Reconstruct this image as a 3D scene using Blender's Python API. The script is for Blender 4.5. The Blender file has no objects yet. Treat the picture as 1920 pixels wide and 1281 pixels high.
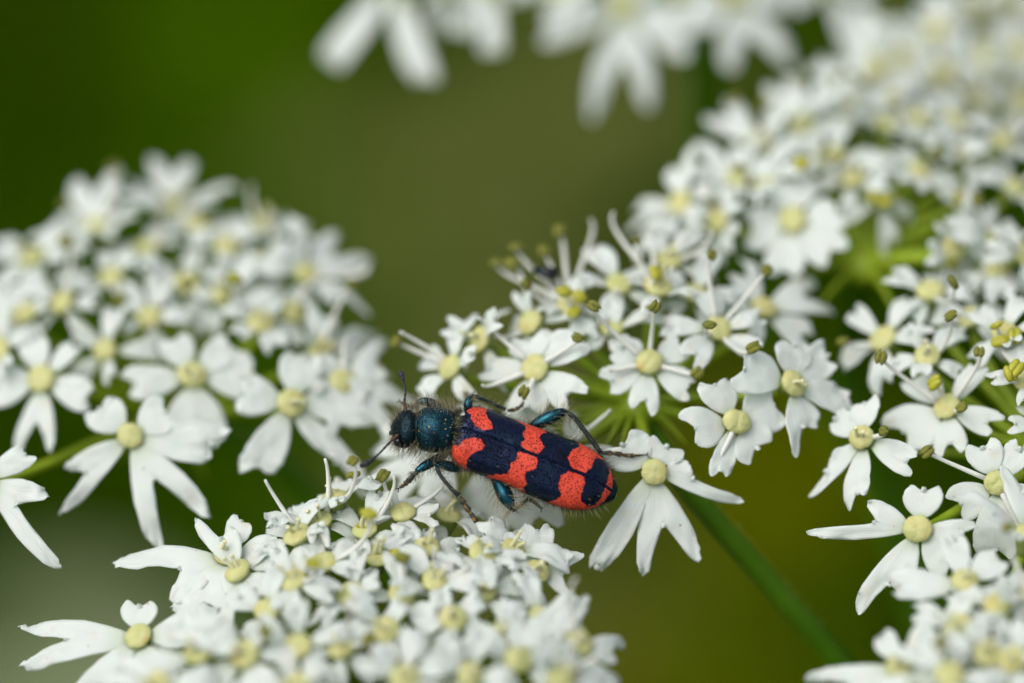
import bpy, bmesh, math, random
from mathutils import Vector, Matrix, noise

# ------------------------------------------------------------------ camera, sky, sun, exposure
MM = 0.001                       # everything below is worked out in millimetres
PITCH = math.radians(40)
DIST = 250.0                     # lens to the plane of sharp focus
K = 34.0                         # photograph pixels per millimetre in that plane (1920 px wide)
P0 = Vector((0, 0, 900))         # the flower head stands about 0.9 m above the ground
CR = Vector((1, 0, 0))
CU = Vector((0, math.sin(PITCH), math.cos(PITCH)))
CF = Vector((0, math.cos(PITCH), -math.sin(PITCH)))

scene = bpy.context.scene
COL = scene.collection
cam_d = bpy.data.cameras.new('camera')
cam = bpy.data.objects.new('camera', cam_d)
COL.objects.link(cam)
cam.matrix_world = Matrix.Translation((P0 - CF * DIST) * MM) @ Matrix((CR, CU, -CF)).transposed().to_4x4()
cam_d.sensor_width = 36
cam_d.lens = DIST * 36 / (1920 / K)
cam_d.clip_start = 0.01
cam_d.clip_end = 2000
cam_d.dof.use_dof = True
cam_d.dof.focus_distance = DIST * MM
APERTURE = 17.5
cam_d.dof.aperture_fstop = cam_d.lens / APERTURE
scene.camera = cam

SUN_EL, SUN_AZ = math.radians(60), math.radians(-112)   # high over the photographer's left shoulder, veiled by cloud
world = bpy.data.worlds.new('World')
scene.world = world
world.use_nodes = True
nt = world.node_tree
bg = nt.nodes['Background']
sky = nt.nodes.new('ShaderNodeTexSky')
sky.sky_type = 'NISHITA'
sky.sun_disc = False
sky.sun_elevation = SUN_EL
sky.sun_rotation = SUN_AZ
sky.dust_density = 4.0
sky.ozone_density = 0.6
sky.air_density = 1.0
veil = nt.nodes.new('ShaderNodeHueSaturation')     # an even cloud cover takes most of the blue out of the sky
veil.inputs['Saturation'].default_value = 0.36
nt.links.new(sky.outputs[0], veil.inputs['Color'])
nt.links.new(veil.outputs[0], bg.inputs[0])
bg.inputs[1].default_value = 0.12
sun_d = bpy.data.lights.new('sun', 'SUN')
sun_d.energy = 0.9
sun_d.angle = math.radians(60)
sun_d.color = (1.0, 0.95, 0.88)
sun = bpy.data.objects.new('sun', sun_d)
COL.objects.link(sun)
sd = Vector((math.sin(SUN_AZ) * math.cos(SUN_EL), math.cos(SUN_AZ) * math.cos(SUN_EL), math.sin(SUN_EL)))
sun.rotation_euler = sd.to_track_quat('Z', 'Y').to_euler()
vs = scene.view_settings
vs.view_transform = 'Standard'
vs.look = 'None'
vs.exposure = 0.60
vs.gamma = 1.0
vs.use_curve_mapping = False
scene.cycles.use_denoising = True
scene.cycles.max_bounces = 8
scene.cycles.transmission_bounces = 6

# ------------------------------------------------------------------ helpers
rng = random.Random(7)


def wp(u, v, w=0.0):
    """photo pixel + depth behind the focus plane (mm) -> world point (mm)"""
    s = (DIST + w) / DIST
    return P0 + CF * w + (CR * ((u - 960) / K) - CU * ((v - 640.5) / K)) * s


def newmesh(name, verts, faces, mats, smooth=True, midx=None, uvs=None, scale=MM):
    me = bpy.data.meshes.new(name)
    me.from_pydata([(x * scale, y * scale, z * scale) for x, y, z in verts], [], faces)
    for m in (mats if isinstance(mats, (list, tuple)) else [mats]):
        me.materials.append(m)
    if smooth:
        me.polygons.foreach_set('use_smooth', [True] * len(me.polygons))
    if midx is not None:
        me.polygons.foreach_set('material_index', midx)
    if uvs is not None:
        lay = me.uv_layers.new(name='UVMap')
        for lp in me.loops:
            lay.data[lp.index].uv = uvs[lp.vertex_index]
    me.update()
    return me


def obj(name, data, parent=None, mat=None, **props):
    o = bpy.data.objects.new(name, data)
    COL.objects.link(o)
    if parent is not None:
        o.parent = parent
    if mat is not None:
        o.matrix_local = mat
    for k, v in props.items():
        o[k] = v
    return o


def frame(loc, z, xhint=None, y=None):
    """4x4 in metres with the given z axis; loc in mm"""
    z = z.normalized()
    if y is not None:
        yv = (y - z * y.dot(z)).normalized()
        xv = yv.cross(z)
    else:
        xh = xhint if xhint is not None else CR
        xv = (xh - z * xh.dot(z)).normalized()
        yv = z.cross(xv)
    m = Matrix((xv, yv, z)).transposed().to_4x4()
    m.translation = loc * MM
    return m


def catmull(pts, n):
    """resample points (Vector + radius tuples) smoothly"""
    P = [Vector(list(p[0]) + [p[1]]) for p in pts]
    if len(P) == 2:
        out = [P[0].lerp(P[1], i / n) for i in range(n + 1)]
    else:
        Q = [P[0] * 2 - P[1]] + P + [P[-1] * 2 - P[-2]]
        out = []
        for i in range(1, len(Q) - 2):
            for j in range(n):
                t = j / n
                a, b, c, d = Q[i - 1], Q[i], Q[i + 1], Q[i + 2]
                out.append(0.5 * (2 * b + (c - a) * t + (2 * a - 5 * b + 4 * c - d) * t * t + (3 * b - a - 3 * c + d) * t ** 3))
        out.append(P[-1])
    return [(Vector(p[:3]), max(p[3], 1e-4)) for p in out]


def tube(pts, seg=8, n=4, flat=1.0, raw=False):
    """verts, faces of a capped tapered tube through (Vector, radius)"""
    path = pts if raw else catmull(pts, n)
    V, F = [], []
    prev = None
    for i, (p, r) in enumerate(path):
        a = path[max(i - 1, 0)][0]
        b = path[min(i + 1, len(path) - 1)][0]
        t = (b - a)
        t = t.normalized() if t.length > 1e-9 else Vector((0, 0, 1))
        if prev is None:
            h = Vector((0, 0, 1)) if abs(t.z) < 0.9 else Vector((1, 0, 0))
            x = (h - t * h.dot(t)).normalized()
        else:
            x = (prev - t * prev.dot(t)).normalized()
        prev = x
        y = t.cross(x)
        for k in range(seg):
            an = 2 * math.pi * k / seg
            V.append(p + x * (r * math.cos(an)) + y * (r * flat * math.sin(an)))
    m = len(path)
    for i in range(m - 1):
        for k in range(seg):
            k2 = (k + 1) % seg
            F.append((i * seg + k, i * seg + k2, (i + 1) * seg + k2, (i + 1) * seg + k))
    c0 = len(V); V.append(path[0][0].copy()); c1 = len(V); V.append(path[-1][0].copy())
    for k in range(seg):
        k2 = (k + 1) % seg
        F.append((c0, k2, k))
        F.append((c1, (m - 1) * seg + k, (m - 1) * seg + k2))
    return V, F


class MB:
    def __init__(s):
        s.V, s.F, s.M = [], [], []

    def add(s, V, F, m=0):
        o = len(s.V)
        s.V += V
        s.F += [tuple(i + o for i in f) for f in F]
        s.M += [m] * len(F)

    def mesh(s, name, mats, smooth=True):
        return newmesh(name, s.V, s.F, mats, smooth, s.M)


def ellipsoid(c, ax, seg=8, rings=6, bump=None):
    V, F = [], []
    for i in range(rings + 1):
        th = math.pi * i / rings
        for k in range(seg):
            ph = 2 * math.pi * k / seg
            d = Vector((math.sin(th) * math.cos(ph), math.sin(th) * math.sin(ph), math.cos(th)))
            s = bump(d) if bump else 1.0
            V.append(c + ax[0] * (d.x * s) + ax[1] * (d.y * s) + ax[2] * (d.z * s))
    for i in range(rings):
        for k in range(seg):
            k2 = (k + 1) % seg
            F.append((i * seg + k, (i + 1) * seg + k, (i + 1) * seg + k2, i * seg + k2))
    return V, F


# ------------------------------------------------------------------ materials
def mat(name):
    m = bpy.data.materials.new(name)
    m.use_nodes = True
    n = m.node_tree.nodes
    return m, n, m.node_tree.links, n['Principled BSDF'], n['Material Output']


def ramp(n, stops):
    r = n.new('ShaderNodeValToRGB')
    e = r.color_ramp.elements
    while len(e) < len(stops):
        e.new(0.5)
    for i, (p, c) in enumerate(stops):
        e[i].position = p
        e[i].color = (*c, 1) if len(c) == 3 else c
    return r


def petal_material():
    m, n, l, p, out = mat('white_petal')
    uv = n.new('ShaderNodeTexCoord')
    info = n.new('ShaderNodeObjectInfo')
    sep = n.new('ShaderNodeSeparateXYZ')
    l.new(uv.outputs['UV'], sep.inputs[0])
    # fine lengthwise veins
    nz = n.new('ShaderNodeTexNoise')
    mp = n.new('ShaderNodeMapping')
    mp.inputs['Scale'].default_value = (22, 0.8, 1)
    l.new(uv.outputs['UV'], mp.inputs[0])
    l.new(mp.outputs[0], nz.inputs[0])
    nz.inputs['Scale'].default_value = 1.2
    nz.inputs['Detail'].default_value = 3
    # soft blotches, drying towards cream in places
    nb = n.new('ShaderNodeTexNoise')
    nb.inputs['Scale'].default_value = 900
    nb.inputs['Detail'].default_value = 3
    add = n.new('ShaderNodeVectorMath'); add.operation = 'ADD'
    l.new(uv.outputs['Object'], add.inputs[0])
    l.new(info.outputs['Random'], add.inputs[1])
    l.new(add.outputs[0], nb.inputs[0])
    r = ramp(n, [(0.30, (0.83, 0.88, 0.86)), (0.62, (0.85, 0.87, 0.86)), (0.80, (0.80, 0.77, 0.64))])
    l.new(nb.outputs[0], r.inputs[0])
    # greenish foot of the petal
    mx = n.new('ShaderNodeMix'); mx.data_type = 'RGBA'
    rb = ramp(n, [(0.0, (1, 1, 1)), (0.22, (0, 0, 0))])
    l.new(sep.outputs['Y'], rb.inputs[0])
    l.new(rb.outputs[0], mx.inputs[0])
    l.new(r.outputs[0], mx.inputs[6])
    mx.inputs[7].default_value = (0.70, 0.77, 0.62, 1)
    # a few browned specks where insects and weather have marked the petals
    sp = n.new('ShaderNodeTexNoise'); sp.inputs['Scale'].default_value = 2300; sp.inputs['Detail'].default_value = 2
    l.new(add.outputs[0], sp.inputs[0])
    rs = ramp(n, [(0.735, (0, 0, 0)), (0.80, (0.75, 0.75, 0.75))])
    l.new(sp.outputs[0], rs.inputs[0])
    m2 = n.new('ShaderNodeMix'); m2.data_type = 'RGBA'
    l.new(rs.outputs[0], m2.inputs[0]); l.new(mx.outputs[2], m2.inputs[6]); m2.inputs[7].default_value = (0.42, 0.30, 0.12, 1)
    mx = m2
    l.new(mx.outputs[2], p.inputs['Base Color'])
    p.inputs['Roughness'].default_value = 0.5
    p.inputs['Specular IOR Level'].default_value = 0.35
    p.inputs['Sheen Weight'].default_value = 0.1
    b = n.new('ShaderNodeBump')
    b.inputs['Strength'].default_value = 0.42
    b.inputs['Distance'].default_value = 0.00010
    l.new(nz.outputs[0], b.inputs['Height'])
    l.new(b.outputs[0], p.inputs['Normal'])
    tr = n.new('ShaderNodeBsdfTranslucent')
    tint = n.new('ShaderNodeMix'); tint.data_type = 'RGBA'; tint.blend_type = 'MULTIPLY'
    tint.inputs[0].default_value = 1.0
    l.new(mx.outputs[2], tint.inputs[6]); tint.inputs[7].default_value = (0.93, 1.0, 0.90, 1)
    l.new(tint.outputs[2], tr.inputs[0])
    l.new(b.outputs[0], tr.inputs['Normal'])
    ms = n.new('ShaderNodeMixShader')
    ms.inputs[0].default_value = 0.45
    l.new(p.outputs[0], ms.inputs[1])
    l.new(tr.outputs[0], ms.inputs[2])
    l.new(ms.outputs[0], out.inputs['Surface'])
    return m


def soft_material(name, stops, scale, rough=0.5, trans=0.0, bump=0.3, bd=0.00005, spec=0.4, rnd=True):
    m, n, l, p, out = mat(name)
    tc = n.new('ShaderNodeTexCoord')
    info = n.new('ShaderNodeObjectInfo')
    add = n.new('ShaderNodeVectorMath'); add.operation = 'ADD'
    l.new(tc.outputs['Object'], add.inputs[0])
    if rnd:
        l.new(info.outputs['Random'], add.inputs[1])
    nz = n.new('ShaderNodeTexNoise')
    nz.inputs['Scale'].default_value = scale
    nz.inputs['Detail'].default_value = 4
    l.new(add.outputs[0], nz.inputs[0])
    r = ramp(n, stops)
    l.new(nz.outputs[0], r.inputs[0])
    l.new(r.outputs[0], p.inputs['Base Color'])
    p.inputs['Roughness'].default_value = rough
    p.inputs['Specular IOR Level'].default_value = spec
    b = n.new('ShaderNodeBump')
    b.inputs['Strength'].default_value = bump
    b.inputs['Distance'].default_value = bd
    n2 = n.new('ShaderNodeTexNoise')
    n2.inputs['Scale'].default_value = scale * 4
    n2.inputs['Detail'].default_value = 2
    l.new(tc.outputs['Object'], n2.inputs[0])
    l.new(n2.outputs[0], b.inputs['Height'])
    l.new(b.outputs[0], p.inputs['Normal'])
    if trans > 0:
        tr = n.new('ShaderNodeBsdfTranslucent')
        l.new(r.outputs[0], tr.inputs[0])
        ms = n.new('ShaderNodeMixShader')
        ms.inputs[0].default_value = trans
        l.new(p.outputs[0], ms.inputs[1])
        l.new(tr.outputs[0], ms.inputs[2])
        l.new(ms.outputs[0], out.inputs['Surface'])
    return m


M_PETAL = petal_material()
M_DISC = soft_material('yellow_disc', [(0.25, (0.52, 0.56, 0.20)), (0.52, (0.63, 0.63, 0.28)), (0.68, (0.62, 0.55, 0.20)), (0.82, (0.56, 0.36, 0.11))],
                       1100, rough=0.45, trans=0.25, bump=0.8, bd=0.00010)
M_STYLE = soft_material('style', [(0.3, (0.66, 0.66, 0.36)), (0.7, (0.72, 0.70, 0.46))], 1500, trans=0.15)
M_FIL = soft_material('filament', [(0.3, (0.78, 0.80, 0.72)), (0.7, (0.82, 0.83, 0.78))], 1500, trans=0.25)
M_ANTH = soft_material('anther', [(0.3, (0.09, 0.105, 0.012)), (0.55, (0.21, 0.22, 0.025)), (0.75, (0.12, 0.08, 0.02))], 5000, rough=0.55, bump=1.0, bd=0.00008)
M_BUD = soft_material('fresh_anther', [(0.3, (0.26, 0.27, 0.015)), (0.7, (0.40, 0.38, 0.03))], 2500, rough=0.4, bump=0.5)
M_STALK = soft_material('green_stalk', [(0.3, (0.23, 0.34, 0.008)), (0.7, (0.32, 0.42, 0.018))], 500, rough=0.45, trans=0.1, bump=0.6, bd=0.0001)
M_RAY = soft_material('dark_green_stalk', [(0.3, (0.034, 0.105, 0.0008)), (0.7, (0.066, 0.155, 0.002))], 120, rough=0.55, bump=0.6, bd=0.0003, spec=0.15)
M_OVARY = soft_material('pale_green_ovary', [(0.3, (0.22, 0.30, 0.05)), (0.7, (0.40, 0.46, 0.14))], 900, rough=0.5, trans=0.1)

# ------------------------------------------------------------------ ground and meadow behind
def ground_material():
    m, n, l, p, out = mat('meadow_floor')
    tc = n.new('ShaderNodeTexCoord')
    nz = n.new('ShaderNodeTexNoise'); nz.inputs['Scale'].default_value = 6; nz.inputs['Detail'].default_value = 8
    l.new(tc.outputs['Object'], nz.inputs[0])
    r = ramp(n, [(0.3, (0.02, 0.035, 0.001)), (0.55, (0.035, 0.06, 0.001)), (0.75, (0.07, 0.07, 0.004))])
    l.new(nz.outputs[0], r.inputs[0])
    l.new(r.outputs[0], p.inputs['Base Color'])
    p.inputs['Roughness'].default_value = 0.9
    p.inputs['Specular IOR Level'].default_value = 0.0
    b = n.new('ShaderNodeBump'); b.inputs['Strength'].default_value = 0.8; b.inputs['Distance'].default_value = 0.02
    n2 = n.new('ShaderNodeTexNoise'); n2.inputs['Scale'].default_value = 60; n2.inputs['Detail'].default_value = 6
    l.new(tc.outputs['Object'], n2.inputs[0]); l.new(n2.outputs[0], b.inputs['Height']); l.new(b.outputs[0], p.inputs['Normal'])
    return m


def make_ground():
    N = 40
    V, F = [], []
    def g(i):
        t = (i / N) * 2 - 1
        return math.copysign(abs(t) ** 3.5, t) * 300000
    for j in range(N + 1):
        for i in range(N + 1):
            x, y = g(i), g(j) + 900
            V.append((x, y, 12 * noise.noise(Vector((x * 0.002, y * 0.002, 0)))))
    for j in range(N):
        for i in range(N):
            a = j * (N + 1) + i
            F.append((a, a + 1, a + N + 2, a + N + 1))
    obj('ground', newmesh('ground', V, F, ground_material()), kind='structure')


make_ground()

M_GRASS = soft_material('grass_blade', [(0.25, (0.030, 0.080, 0.0004)), (0.5, (0.045, 0.100, 0.0004)), (0.75, (0.075, 0.110, 0.001))],
                        2.2, rough=0.8, trans=0.25, bump=0.0, spec=0.0, rnd=False)


def make_grass():
    r = random.Random(3)
    V, F = [], []
    for k in range(30000):
        x = r.uniform(-1200, 1200)
        y = r.uniform(-250, 2300)
        if abs(x) > 350 and r.random() < 0.45:
            continue
        h = r.uniform(70, 210) * (0.75 + 0.5 * noise.noise(Vector((x * 0.006, y * 0.006, 3))))
        wd = r.uniform(2.0, 4.2)
        a = r.uniform(0, 6.283)
        lean = r.uniform(0.1, 0.75) * h
        dx, dy = math.cos(a), math.sin(a)
        sx, sy = -dy * wd, dx * wd
        o = len(V)
        for t, ww in ((0, 1), (0.45, 0.9), (0.8, 0.55)):
            bx, by, bz = x + dx * lean * t * t, y + dy * lean * t * t, h * (t - 0.25 * t * t) - 8 * (t == 0)
            V.append((bx - sx * ww, by - sy * ww, bz)); V.append((bx + sx * ww, by + sy * ww, bz))
        V.append((x + dx * lean, y + dy * lean, h * 0.78))
        F += [(o, o + 1, o + 3, o + 2), (o + 2, o + 3, o + 5, o + 4), (o + 4, o + 5, o + 6)]
    obj('meadow_grass', newmesh('meadow_grass', V, F, M_GRASS), kind='stuff',
        label='soft out of focus green meadow grass far behind the flowers', category='grass')


make_grass()


def leaf_mesh(name, L, W, m, r, curl=0.25):
    V, F, nt_, ns = [], [], 12, 4
    ph = r.uniform(0, 6)
    for i in range(nt_ + 1):
        t = i / nt_
        w = W * 0.5 * (math.sin(math.pi * min(1, t ** 0.75)) ** 0.8) * (1 + 0.12 * math.sin(t * 38))
        for j in range(-ns, ns + 1):
            s = j / ns
            V.append((s * w, t * L, -curl * L * t * t + 0.18 * abs(s) * w + 0.05 * W * math.sin(9 * t + ph + 2 * s)))
    for i in range(nt_):
        for j in range(2 * ns):
            a = i * (2 * ns + 1) + j
            F.append((a, a + 1, a + 2 * ns + 2, a + 2 * ns + 1))
    return newmesh(name, V, F, m)


def leafy_plant(label, u, v, w, n, L, W, stops, seed, spread=1.0, tilt=0.5):
    """a broad-leaved weed whose top lies in the line of sight of (u,v)"""
    r = random.Random(seed)
    top = wp(u, v, w)
    base = Vector((top.x, top.y + 10, -5))
    m = soft_material('weed_leaf', stops, 25, rough=0.8, trans=0.25, bump=0.4, bd=0.001, spec=0.0)
    root = obj('broad_leaved_weed', None, mat=Matrix.Translation(base * MM), label=label, category='weed',
               group='blurred weeds in the meadow')
    H = top.z - base.z
    V, F = tube([(Vector((0, 0, 0)), 5), (Vector((6, 4, H * 0.5)), 4), (Vector((0, -10, H)), 2.5)], 8, 6)
    obj('stem', newmesh('weed_stem', V, F, M_RAY), root)
    meshes = [leaf_mesh('weed_leaf', L, W, m, r, c) for c in (0.15, 0.3, 0.45)]
    for k in range(n):
        a = k * 2.4 + r.uniform(-0.4, 0.4)
        f = r.uniform(0.62, 1.0)
        d = Vector((math.cos(a) * spread, math.sin(a) * spread, tilt + r.uniform(-0.25, 0.25)))
        side = Vector((0, 0, 1)).cross(d)
        zz = d.cross(side) * -1
        if zz.z < 0:
            zz = -zz
        mt = frame(Vector((6 * math.sin(f * 3), 0, H * f)), zz, y=d)
        obj('leaf', meshes[k % 3], root, mt @ Matrix.Scale(r.uniform(0.75, 1.15), 4))
    return root


leafy_plant('weed with olive grey leaves far behind the space between two flower clusters', 945, 320, 860, 13, 56, 38,
            [(0.3, (0.11, 0.125, 0.025)), (0.7, (0.16, 0.17, 0.055))], 11, tilt=0.25)
leafy_plant('weed with mustard yellow green leaves below the thick green stalk', 1430, 1120, 640, 12, 58, 36,
            [(0.3, (0.085, 0.10, 0.0004)), (0.7, (0.12, 0.125, 0.0006))], 12, tilt=0.2)
leafy_plant('weed with pale grey green leaves below the blurred cluster', -30, 1190, 520, 12, 42, 28,
            [(0.3, (0.25, 0.29, 0.16)), (0.7, (0.35, 0.40, 0.24))], 13, tilt=0.2)
leafy_plant('weed with fresh green leaves behind the blurred cluster', 420, 240, 900, 9, 60, 34,
            [(0.3, (0.035, 0.095, 0.0004)), (0.7, (0.055, 0.12, 0.0006))], 14, tilt=0.4)

# ------------------------------------------------------------------ petals
def bez(p, t):
    a, b, c, d = p
    s = 1 - t
    return a * (s ** 3) + b * (3 * s * s * t) + c * (3 * s * t * t) + d * (t ** 3)


def petal_mesh(name, base, A, B, notch, r, rows=10, cols=4, lift=0.10, droop=0.22, ruffle=0.05, fold=0.10, tongue=True, bw=0.16, fat=1.0, thick=0.035):
    """two-lobed petal in the floret plane: base, lobe tips A and B are 2-D Vectors (mm).
    notch: how far from base towards the middle of the tips the sinus lies."""
    mid = (A + B) * 0.5
    ax = (mid - base)
    L = max(ax.length, 0.4)
    d = ax.normalized()
    pr = Vector((-d.y, d.x))
    if (A - B).dot(pr) < 0:
        A, B = B, A
    N = base + ax * notch
    Lmax = max((A - base).length, (B - base).length)
    seeds = Vector((r.uniform(0, 99), r.uniform(0, 99), r.uniform(0, 99)))
    V2, UV = [], []
    tn_all = min(0.9, max(0.2, notch * L / max(0.1, ((A - base).length + (B - base).length) * 0.5)))
    sep = abs((A - B).dot(pr))
    rag = r.choice((0.0, 0.04, 0.10, 0.16))
    for sgn, T in ((1, A), (-1, B)):
        ld = (T - base).normalized()
        ldn = (T - N)
        ldn = ldn.normalized() if ldn.length > 1e-3 else ld
        po = Vector((-ld.y, ld.x)) * sgn
        lobeL = (T - base).length
        wl = min(max(sep * 0.42, lobeL * 0.16), lobeL * 0.42) * fat
        b0 = base + pr * (sgn * bw)
        outer = [b0, b0 + ld * (lobeL * 0.35) + po * (wl * 0.75), T + po * (wl * 0.95) - ld * (wl * 0.25), T]
        ti = -Vector((-ldn.y, ldn.x)) * sgn
        inn_len = (T - N).length
        wi = min(wl * 0.45, inn_len * 0.4)
        inner = [N, N + ldn * (inn_len * 0.35) - ti * (wi * 0.35), T + ti * (wi * 1.0) - ldn * (wi * 0.35), T]
        tn = tn_all
        for i in range(rows + 1):
            t = i / rows
            t = 1 - (1 - t) ** 1.25
            O = bez(outer, t)
            I = base.lerp(N, t / tn) if t < tn else bez(inner, (t - tn) / (1 - tn))
            for j in range(cols + 1):
                s = j / cols
                p = I.lerp(O, s)
                V2.append(p)
                UV.append((0.5 + sgn * 0.5 * s, t))
    V, F = [], []
    for k, p in enumerate(V2):
        q = p - base
        rr = q.dot(d)
        x = q.dot(pr)
        e = UV[k][1]
        edge = abs(UV[k][0] - 0.5) * 2
        # ragged, slightly chewed rim
        nv = noise.noise(Vector((p.x * 2.3, p.y * 2.3, 0)) + seeds)
        nv2 = noise.noise(Vector((p.x * 6, p.y * 6, 5)) + seeds)
        nv3 = noise.noise(Vector((p.x * 0.9, p.y * 0.9, 9)) + seeds)
        jit = (nv2 * 0.05 + nv * 0.05) * (e ** 2) + rag * noise.noise(Vector((p.x * 3.6, p.y * 3.6, 2)) + seeds) * max(0, e - 0.72) * 3.5 / max(1.0, L * 0.4)
        px = p + d * (jit * L * 0.6) + pr * (nv2 * 0.03 * e * L)
        f = rr / Lmax
        z = lift * Lmax * math.sin(min(f, 1.2) * 2.2) - droop * Lmax * f * f
        z += fold * abs(x) * (1 - 0.6 * f) + nv * ruffle * Lmax * e + nv3 * 0.07 * Lmax * e + 0.05 * Lmax * (edge ** 3) * math.sin(7 * e + seeds.x) * e
        V.append(Vector((px.x, px.y, z)))
    rc = (rows + 1) * (cols + 1)
    for h in (0, 1):
        o = h * rc
        for i in range(rows):
            for j in range(cols):
                a = o + i * (cols + 1) + j
                q = (a, a + 1, a + cols + 2, a + cols + 1)
                F.append(q if h == 1 else q[::-1])
    # the small incurved tongue in the sinus
    if tongue:
        o = len(V)
        zN = lift * Lmax * math.sin(min(notch * L / Lmax, 1.2) * 2.2) - droop * Lmax * (notch * L / Lmax) ** 2
        w = 0.16 + 0.06 * r.random()
        ln = r.uniform(0.3, 0.6)
        for i in range(5):
            t = i / 4
            c = N + d * (ln * (0.55 * math.sin(2.6 * t)) - 0.12)
            zz = zN + 0.02 + ln * 0.30 * (1 - math.cos(2.6 * t))
            ww = w * (1 - 0.8 * t)
            for s in (-1, 0, 1):
                V.append(Vector((c.x + pr.x * ww * s, c.y + pr.y * ww * s, zz - 0.05 * abs(s))))
                UV.append((0.5 + 0.1 * s, 0.8))
        for i in range(4):
            for j in range(2):
                a = o + i * 3 + j
                F.append((a, a + 1, a + 4, a + 3))
    me = newmesh(name, V, F, M_PETAL, True, None, UV)
    bm = bmesh.new()
    bm.from_mesh(me)
    bmesh.ops.remove_doubles(bm, verts=bm.verts, dist=0.004 * MM)
    bmesh.ops.recalc_face_normals(bm, faces=bm.faces)
    up = sum((f.normal.z * f.calc_area() for f in bm.faces))
    if up < 0:
        bmesh.ops.reverse_faces(bm, faces=bm.faces)
    bmesh.ops.dissolve_degenerate(bm, dist=0.003 * MM, edges=bm.edges)
    bm.normal_update()
    uvl = bm.loops.layers.uv.active
    old = bm.faces[:]
    rim = [e for e in bm.edges if len(e.link_faces) == 1]
    twin = {v: bm.verts.new(v.co - v.normal * (thick * MM)) for v in bm.verts[:]}
    vuv = {lp.vert: lp[uvl].uv.copy() for f in old for lp in f.loops}

    def face(vs, keys):
        try:
            f = bm.faces.new(vs)
        except ValueError:
            return
        for lp, k in zip(f.loops, keys):
            lp[uvl].uv = vuv[k]
    for f in old:
        vv = [lp.vert for lp in f.loops][::-1]
        face([twin[v] for v in vv], vv)
    for e in rim:
        lp = e.link_loops[0]
        a, b = lp.vert, lp.link_loop_next.vert
        face([b, a, twin[a], twin[b]], [b, a, a, b])
    bm.to_mesh(me)
    bm.free()
    for p in me.polygons:
        p.use_smooth = True
    return me


def V2(x, y):
    return Vector((x, y))


pr_rng = random.Random(21)
SMALL, LARGE, ASYM = [], [], []
for k in range(20):
    r = pr_rng
    L = r.uniform(1.7, 2.6)
    sp = r.uniform(0.34, 0.66)
    la, lb = r.uniform(0.72, 1.0), r.uniform(0.72, 1.0)
    SMALL.append(petal_mesh('petal', V2(0, 0.55), V2(-sp, 0.55 + L * la), V2(sp * r.uniform(0.6, 1.1), 0.55 + L * lb), r.uniform(0.70, 0.93), r,
                            rows=10, cols=4, lift=r.uniform(0.04, 0.30), droop=r.uniform(-0.15, 0.55), ruffle=0.18, fold=r.uniform(-0.15, 0.3), fat=r.uniform(0.95, 1.2), bw=0.12))
for k in range(7):
    r = pr_rng
    L = r.uniform(4.2, 5.6)
    sp = r.uniform(0.8, 1.5)
    LARGE.append(petal_mesh('petal', V2(0, 0.55), V2(-sp, 0.55 + L * r.uniform(0.85, 1.0)), V2(sp, 0.55 + L * r.uniform(0.85, 1.0)), r.uniform(0.40, 0.6), r,
                            rows=10, cols=4, lift=r.uniform(0.06, 0.16), droop=r.uniform(0.15, 0.45), ruffle=0.05, fold=r.uniform(-0.05, 0.1), bw=0.25))
for k in range(6):
    r = pr_rng
    L = r.uniform(3.4, 4.6)
    s = 1 if k % 2 else -1
    ASYM.append(petal_mesh('petal', V2(0, 0.55), V2(-s * 0.55, 0.55 + L), V2(s * 1.0, 0.55 + L * r.uniform(0.5, 0.62)), r.uniform(0.55, 0.68), r,
                           rows=10, cols=4, lift=r.uniform(0.06, 0.18), droop=r.uniform(0.15, 0.4), ruffle=0.06, fold=r.uniform(0.0, 0.2), bw=0.2))

# yellow cushion in the middle of a floret
def disc_mesh(r):
    ga = r.uniform(0, 3.14)
    sd = Vector((r.uniform(0, 50), 0, 0))
    V, F, seg, rings = [], [], 22, 7
    for i in range(rings + 1):
        th = (math.pi * 0.62) * i / rings
        for k in range(seg):
            ph = 2 * math.pi * k / seg
            rad = math.sin(th) if th < math.pi / 2 else 1 - 0.25 * (th - math.pi / 2)
            q = abs(math.sin(ph - ga))
            groove = math.exp(-(math.sin(ph - ga) * rad / 0.16) ** 2)
            rr = 0.80 * rad * (1 + 0.02 * math.sin(9 * ph + ga) * rad + 0.04 * noise.noise(Vector((2 * math.cos(ph), 2 * math.sin(ph), 3)) + sd) - 0.06 * groove * rad)
            z = 0.32 + 0.32 * math.cos(th) - 0.07 * groove * (1 - 0.4 * rad) + 0.05 * noise.noise(Vector((rr * math.cos(ph) * 4, rr * math.sin(ph) * 4, 0)) + sd)
            V.append((rr * math.cos(ph), rr * math.sin(ph), z))
    for i in range(rings):
        for k in range(seg):
            k2 = (k + 1) % seg
            F.append((i * seg + k, (i + 1) * seg + k, (i + 1) * seg + k2, i * seg + k2))
    mb = MB(); mb.add([Vector(v) for v in V], F)
    # the two short style stumps lying in the groove
    return mb.mesh('disc', [M_DISC])


def style_mesh(r, ln):
    a = r.uniform(-0.35, 0.35)
    b = r.uniform(-0.35, 0.35)
    mb = MB()
    path = [(Vector((0, 0, 0.45)), 0.17), (Vector((a * 0.3, b * 0.3, 0.45 + ln * 0.5)), 0.105), (Vector((a, b, 0.45 + ln * 0.93)), 0.10), (Vector((a * 1.05, b * 1.05, 0.5 + ln)), 0.14), (Vector((a * 1.1, b * 1.1, 0.56 + ln)), 0.06)]
    mb.add(*tube(path, 7, 3))
    return mb.mesh('style', [M_STYLE])


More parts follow.
